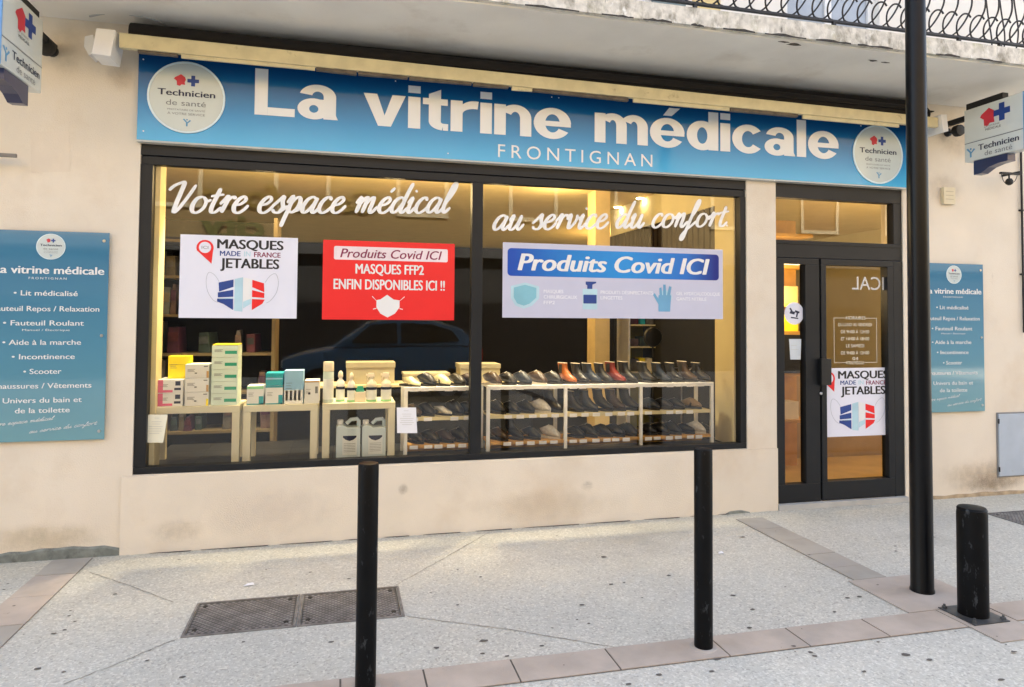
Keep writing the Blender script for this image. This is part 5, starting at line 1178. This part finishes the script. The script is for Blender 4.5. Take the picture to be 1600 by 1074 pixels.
# stickers on the side pane
p = UY(1241, 490, PY); r = (UY(1257, 490, PY).x-UY(1226.5, 490, PY).x)/2
s_ = tag(MB().lathe((p.x, PY, p.z), [(r, 0), (r, .0008)], 30, 'y').build('round_sticker', POSTER, None), 'round white sticker with a dark drawing on the narrow side pane of the door', 'sticker')
polys('print_mark', [[(p.x+a*r, p.z+b*r) for a, b in q] for q in (((-.5, .45), (-.35, .5), (-.1, .1), (-.2, -.05)), ((-.5, 0), (.0, -.1), (.1, .15), (-.4, .2)), ((.1, .3), (.55, .15), (.5, .0), (.05, .1)), ((.25, .1), (.4, .05), (.3, -.35), (.15, -.3)), ((-.35, -.3), (.4, -.4), (.4, -.5), (-.35, -.42)))], NAVY, s_, WF(PY), .0006)
notice([(1233, 530), (1252, 530), (1251, 562), (1235, 562)], mat('pale_sticker', (.60, .66, .70), .5), 'pale blue and white square sticker under the round sticker', [(.3, .1, .6), (.5, .1, .8)])
# opening hours on the door glass
t = empty('opening_hours', UY(1342, 520, PY), 'thin white opening hours lettering with a fine frame on the door glass', 'lettering')
DW = mat('white_fine_vinyl', (.72, .70, .60), .5)
def frame_lines(x0, x1, z0, z1, w_): return [[(x0, z0), (x0+w_, z0), (x0+w_, z1), (x0, z1)], [(x1-w_, z0), (x1, z0), (x1, z1), (x1-w_, z1)], [(x0, z0), (x0+(x1-x0)*.3, z0), (x0+(x1-x0)*.3, z0+w_), (x0, z0+w_)], [(x1-(x1-x0)*.3, z0), (x1, z0), (x1, z0+w_), (x1-(x1-x0)*.3, z0+w_)],
      [(x0, z1-w_), (x0+(x1-x0)*.28, z1-w_), (x0+(x1-x0)*.28, z1), (x0, z1)], [(x1-(x1-x0)*.28, z1-w_), (x1, z1-w_), (x1, z1), (x1-(x1-x0)*.28, z1)]]
polys('fine_frame', frame_lines(UY(1303, 530, PY).x, UY(1370, 530, PY).x, UY(1336, 567, PY).z, UY(1336, 497, PY).z, .0035), DW, t, WF(PY), .0006)
for s_, a, b, yb in (('HORAIRES', 1322, 1352, 499.5), ('DU LUNDI AU VENDREDI', 1310, 1362, 510), ('DE 9H00 À 12H30', 1314, 1358, 521), ('ET 14H00 À 18H30', 1314, 1358, 532), ('LE SAMEDI', 1322, 1350, 543), ('DE 9H00 À 12H00', 1314, 1358, 554), ('04', 1332, 1341, 563), ('VITRINE MÉDICALE', 1322, 1350, 569.5)):
    tpx('lettering', s_, a, b, yb, yb-5, PY, DW, t, h=.0006)
t = empty('mirrored_lettering', UY(1360, 440, PY), 'large white letters ICAL seen mirrored at the top right of the door glass', 'lettering')
text('lettering', 'ICAL', UY(1331, 440, PY).x, UY(1381, 440, PY).x, UY(1356, 453, PY).z, UY(1356, 433, PY).z-UY(1356, 453, PY).z, mat('mirrored_letter_grey', (.55, .54, .52), .5), t, WF(PY), h=.0006, flip=True, bold=.005)  # mirror image of a word drawn as flat letters on the glass

# ================================================================ STREET FURNITURE
def thin_bollard(px, label, x=None, toppx=None):
    y = -1.925; x = x if x is not None else UZ(px, 1012).x; z = .0065; r = .0415; h = .898
    t = empty('bollard', (x, y, z), label, 'bollard', 'thin black bollards on the kerb row')
    MB().lathe((x, y, z), [(r, 0), (r, h-.010), (r*.93, h-.003), (r*.6, h)], 28).build('tube', BLACKP, t, smooth=True)
    MB().lathe((x, y, z-.003), [(r+.022, 0), (r+.016, .006), (r+.001, .007)], 20).build('mortar_collar', mat('collar_mortar', (.42, .38, .34), .9), t)
xb = UY(1099, 860, -1.925).x; thin_bollard(0, 'thin black steel bollard on the kerb row right of centre, base in view', x=xb)
xa = UY(574, 860, -1.925).x; thin_bollard(0, 'thin black steel bollard left of centre, nearest to the camera', x=xa)
# fat bollard
fx, fy = UZ(1519, 962).x, -1.925
t = empty('bollard', (fx, fy, .006), 'short thick black bollard on a bolted square plate right of the lamp post', 'bollard')
zt_ = UY(1517, 795, fy).z; r = .069
MB().lathe((fx, fy, .012), [(r, 0), (r, zt_-.035), (r*.97, zt_-.022), (r*.96, zt_-.018), (r*.99, zt_-.014), (r*.9, zt_-.004), (r*.5, zt_)], 40).build('tube', BLACKP, t, smooth=True)
PLATE = mat('galvanised_plate', (.10, .105, .11), .45, .5, var=.3, scale=14)
MB().box(fx-.108, fx+.108, fy-.108, fy+.108, .0075, .0118).build('base_plate', PLATE, t)
for a in (-1, 1):
    for b in (-1, 1): MB().lathe((fx+a*.088, fy+b*.088, .012), [(.012, 0), (.012, .012), (.006, .012), (.006, .022)], 6).build('bolt', PLATE, t)
# lamp post
lx, ly = UZ(1441, 925).x, UZ(1441, 925).y
t = empty('lamp_post', (lx, ly, .006), 'tall black lamp post standing in front of the right end of the shop', 'lamp post')
MB().lathe((lx, ly, .006), [(.062, 0), (.062, .01), (.058, .02), (.0565, 1.0), (.054, 2.2), (.0515, 3.4), (.046, 5.5), (.042, 6.5)], 36).build('pole', mat('lamp_post_paint', (.003, .0034, .0045), .30, var=.2, scale=5, bump=.05, bscale=25, spec=.22), t, smooth=True)
MB().tube(cr([(lx, ly, 6.5), (lx, ly-.3, 6.85), (lx, ly-.9, 7.0)], 5), .03, 10).build('arm', BLACKP, t, smooth=True)
MB().box(lx-.10, lx+.10, ly-1.45, ly-.85, 6.95, 7.05, (.02, .03)).build('lantern', BLACKP, t, bevel=.01)
# manhole covers
IRO = bpy.data.materials.new('checkered_iron'); IRO.use_nodes = True; n = IRO.node_tree; p_ = n.nodes['Principled BSDF']; p_.inputs['Roughness'].default_value = .6; p_.inputs['Metallic'].default_value = .3
tc = n.nodes.new('ShaderNodeTexCoord'); vn = n.nodes.new('ShaderNodeTexNoise'); vn.inputs['Scale'].default_value = 12; n.links.new(tc.outputs['Object'], vn.inputs['Vector'])
rp = n.nodes.new('ShaderNodeValToRGB'); rp.color_ramp.elements[0].color = (.16, .15, .145, 1); rp.color_ramp.elements[1].color = (.27, .26, .25, 1); rp.color_ramp.elements[0].position = .35; rp.color_ramp.elements[1].position = .65
n.links.new(vn.outputs['Fac'], rp.inputs[0]); n.links.new(rp.outputs[0], p_.inputs['Base Color'])
def cover(x0, x1, y0, y1, label, grp='cast iron covers in the pavement'):
    t = empty('manhole_cover', ((x0+x1)/2, (y0+y1)/2, .0), label, 'manhole cover', grp)
    f = MB()
    e = .012
    for q in ((x0, x1, y0, y0+e), (x0, x1, y1-e, y1), (x0, x0+e, y0+e, y1-e), (x1-e, x1, y0+e, y1-e)): f.box(q[0], q[1], q[2], q[3], .001, .0062)
    f.build('frame', IRO, t)
    MB().box(x0+e+.004, x1-e-.004, y0+e+.004, y1-e-.004, .001, .0050).build('plate', mat('cover_iron_dark', (.075, .072, .07), .6, .3, var=.3), t)
    s = MB(); st_ = .030; x_ = x0+.03; r_ = 0
    while x_ < x1-.025:
        y_ = y0+.026+(st_/2 if r_ % 2 else 0)
        while y_ < y1-.024:
            cx_, cy_, l_ = x_, y_, .0115; s.add([(cx_-l_, cy_, .0051), (cx_, cy_-l_, .0051), (cx_+l_, cy_, .0051), (cx_, cy_+l_, .0051), (cx_-l_*.6, cy_, .0068), (cx_, cy_-l_*.6, .0068), (cx_+l_*.6, cy_, .0068), (cx_, cy_+l_*.6, .0068)], [(4, 5, 6, 7), (0, 1, 5, 4), (1, 2, 6, 5), (2, 3, 7, 6), (3, 0, 4, 7)]); y_ += st_
        x_ += st_/2*1.0; r_ += 1
    so = s.build('tread_studs', IRO, t); so['kind'] = 'stuff'
    for a in (x0+.05, x1-.05):
        for b in (y0+.06, y1-.06): MB().lathe((a, b, .0052), [(.013, 0), (.013, .0024)], 10).build('lifting_hole', ALUD, t)
cover(-.700, -.188, -1.292, -.898, 'left plate of the pair of checkered iron covers in front of the window')
cover(-.184, .332, -1.292, -.898, 'right plate of the pair of checkered iron covers, half behind the left bollard')
cq = UZ(1540, 803); cq2 = UZ(1600, 825)
cover(cq.x, cq.x+.6, -.80, -.44, 'dark iron cover at the right picture edge beyond the thick bollard', None)
# litter
for (a, b, s_, lb) in ((389, 915, .030, 'crumpled white paper scrap on the pavement left of the iron covers'), (1126, 865, .022, 'thin white paper scrap on the pavement right of the right bollard')):
    p = UZ(a, b); MB().add([(p.x-s_, p.y-.012, .003), (p.x+s_*.2, p.y-.016, .007), (p.x+s_, p.y-.004, .003), (p.x+s_*.7, p.y+.014, .010), (p.x-s_*.3, p.y+.016, .004), (p.x-s_*.1, p.y, .014)], [(0, 1, 5), (1, 2, 5), (2, 3, 5), (3, 4, 5), (4, 0, 5)]).build('paper_scrap', PAPER, None)
    bpy.context.scene.collection.objects[-1]; tag([o for o in COL.objects if o.name.startswith('paper_scrap')][-1], lb, 'litter')

# ================================================================ ACROSS THE STREET (seen in the glass)
OY = -12.5
ob = empty('opposite_building', (0, OY, 0), 'sunlit ochre building across the street, seen only mirrored in the shop glass', 'building')
OCH = mat('ochre_render', (.34, .25, .12), .9, var=.06, scale=1.2)
MB().box(-22, 34, OY-6, OY, 3.3, 7.2).build('upper_wall', OCH, ob)
MB().box(-22, 34, OY-6, OY-.3, 0, 3.299).build('ground_floor', mat('dark_shopfront', (.03, .032, .034), .5), ob)
MB().box(-22, 34, OY-.299, OY+.05, 3.0, 3.298).build('shop_fascia', mat('fascia_grey', (.10, .10, .10), .6), ob)
x = -19.0; k = 0
while x < 32:
    f_ = MB()
    for q in ((x, x+.10, 4.0, 5.9), (x+1.2, x+1.3, 4.0, 5.9), (x+.1, x+1.2, 4.0, 4.1), (x+.1, x+1.2, 5.8, 5.9)): f_.box(q[0], q[1], OY+.001, OY+.07, q[2], q[3])
    wf = f_.build('window', mat('pale_window_trim', (.75, .66, .45), .7), ob); MB().box(x+.1, x+1.2, OY+.002, OY+.02, 4.1, 5.8).build('shutter', mat('ochre_shutter', (.30, .20, .10), .6), wf)
    x += 2.9; k += 1
MB().box(-22.2, 34.2, OY-6.2, OY+.3, 7.2, 7.5).build('eaves', mat('roof_tile', (.4, .2, .12), .8), ob)
fo = Fr((-.2, OY+.08, 0), (-1, 0, 0), (0, 0, 1))
text('lettering', 'Carrefour', -1.1, 3.0, 4.05, .55, mat('sign_yellow_brown', (.25, .17, .02), .5), ob, fo, h=.02, bold=.03)
text('lettering', 'city', 1.6, 3.0, 3.35, .5, mat('sign_green', (.10, .12, .02), .5), ob, fo, h=.02, bold=.04)

def hatchback(cx, cy, label):
    t = empty('parked_car', (cx, cy, 0), label, 'car')
    paint = mat('dark_blue_car_paint', (.09, .24, .40), .25, coat=.8, var=.02); gl = mat('car_window_glass', (.01, .012, .014), .05, spec=.8)
    CS = .86
    st_ = [(-2.0, .30, .62, .55), (-1.95, .26, .78, .72), (-1.5, .24, .90, .80), (-.9, .24, .98, .83), (0, .24, 1.0, .84), (.9, .24, 1.02, .84), (1.6, .24, 1.02, .82), (1.95, .28, .95, .74), (2.02, .36, .70, .62)]
    rg = []
    for x_, zb_, zt2, hw in st_:
        x_ *= CS
        rg.append([(cx+x_, cy+hw*a, zb_+(zt2-zb_)*b) for a, b in ((-.85, 0), (-1, .12), (-1, .65), (-.93, .92), (-.80, 1), (.80, 1), (.93, .92), (1, .65), (1, .12), (.85, 0))])
    MB().rings(rg).build('body', paint, t, smooth=True)
    gs = [(-1.0, .96, .99, .74, .74), (-.35, .98, 1.40, .76, .62), (.2, .99, 1.47, .77, .62), (1.0, .99, 1.44, .77, .62), (1.55, .99, 1.30, .75, .60), (1.88, .98, 1.02, .72, .70)]
    rg = [[(cx+x_*CS, cy-w1, z1_), (cx+x_*CS, cy-w2, z2_-.03), (cx+x_*CS, cy-w2*.85, z2_), (cx+x_*CS, cy+w2*.85, z2_), (cx+x_*CS, cy+w2, z2_-.03), (cx+x_*CS, cy+w1, z1_)] for x_, z1_, z2_, w1, w2 in gs]
    MB().rings(rg).build('roof', paint, t, smooth=True)
    for sg in (-1, 1):
        for q in ([(-.72, 1.03), (-.30, 1.34), (.22, 1.38), (.22, 1.03)], [(.30, 1.03), (.30, 1.38), (.95, 1.36), (1.35, 1.24), (1.5, 1.06)]):
            b_ = MB(); b_.add([(cx+a*CS, cy+sg*(.795-.135*((b-1.0)/.45)), b) for a, b in q], [tuple(range(len(q)))]); b_.build('side_window', gl, t)
        for wx in (-1.25*CS, 1.25*CS):
            b_ = MB().lathe((cx+wx, cy+sg*.74, .31), [(.31, -.09), (.315, 0), (.31, .09)], 24, 'y').build('wheel', ALUD, t, smooth=True); MB().lathe((cx+wx, cy+sg*.80, .31), [(.2, -.04), (.2, .04)], 18, 'y').build('rim', mat('alloy', (.4, .4, .4), .3, .8), b_)
        MB().box(cx-.70, cx-.56, cy+sg*.86-.06, cy+sg*.86+.06, 1.0, 1.12).build('mirror', paint, t, bevel=.02)
        MB().box(cx-1.71, cx-1.62, cy+sg*.55-.12, cy+sg*.55+.12, .62, .74).build('headlight', WHITE, t); MB().box(cx+1.66, cx+1.72, cy+sg*.60-.1, cy+sg*.60+.1, .72, .92).build('tail_light', RED, t)
hatchback(.75, -7.9, 'dark blue hatchback parked across the street, seen mirrored in the left pane')
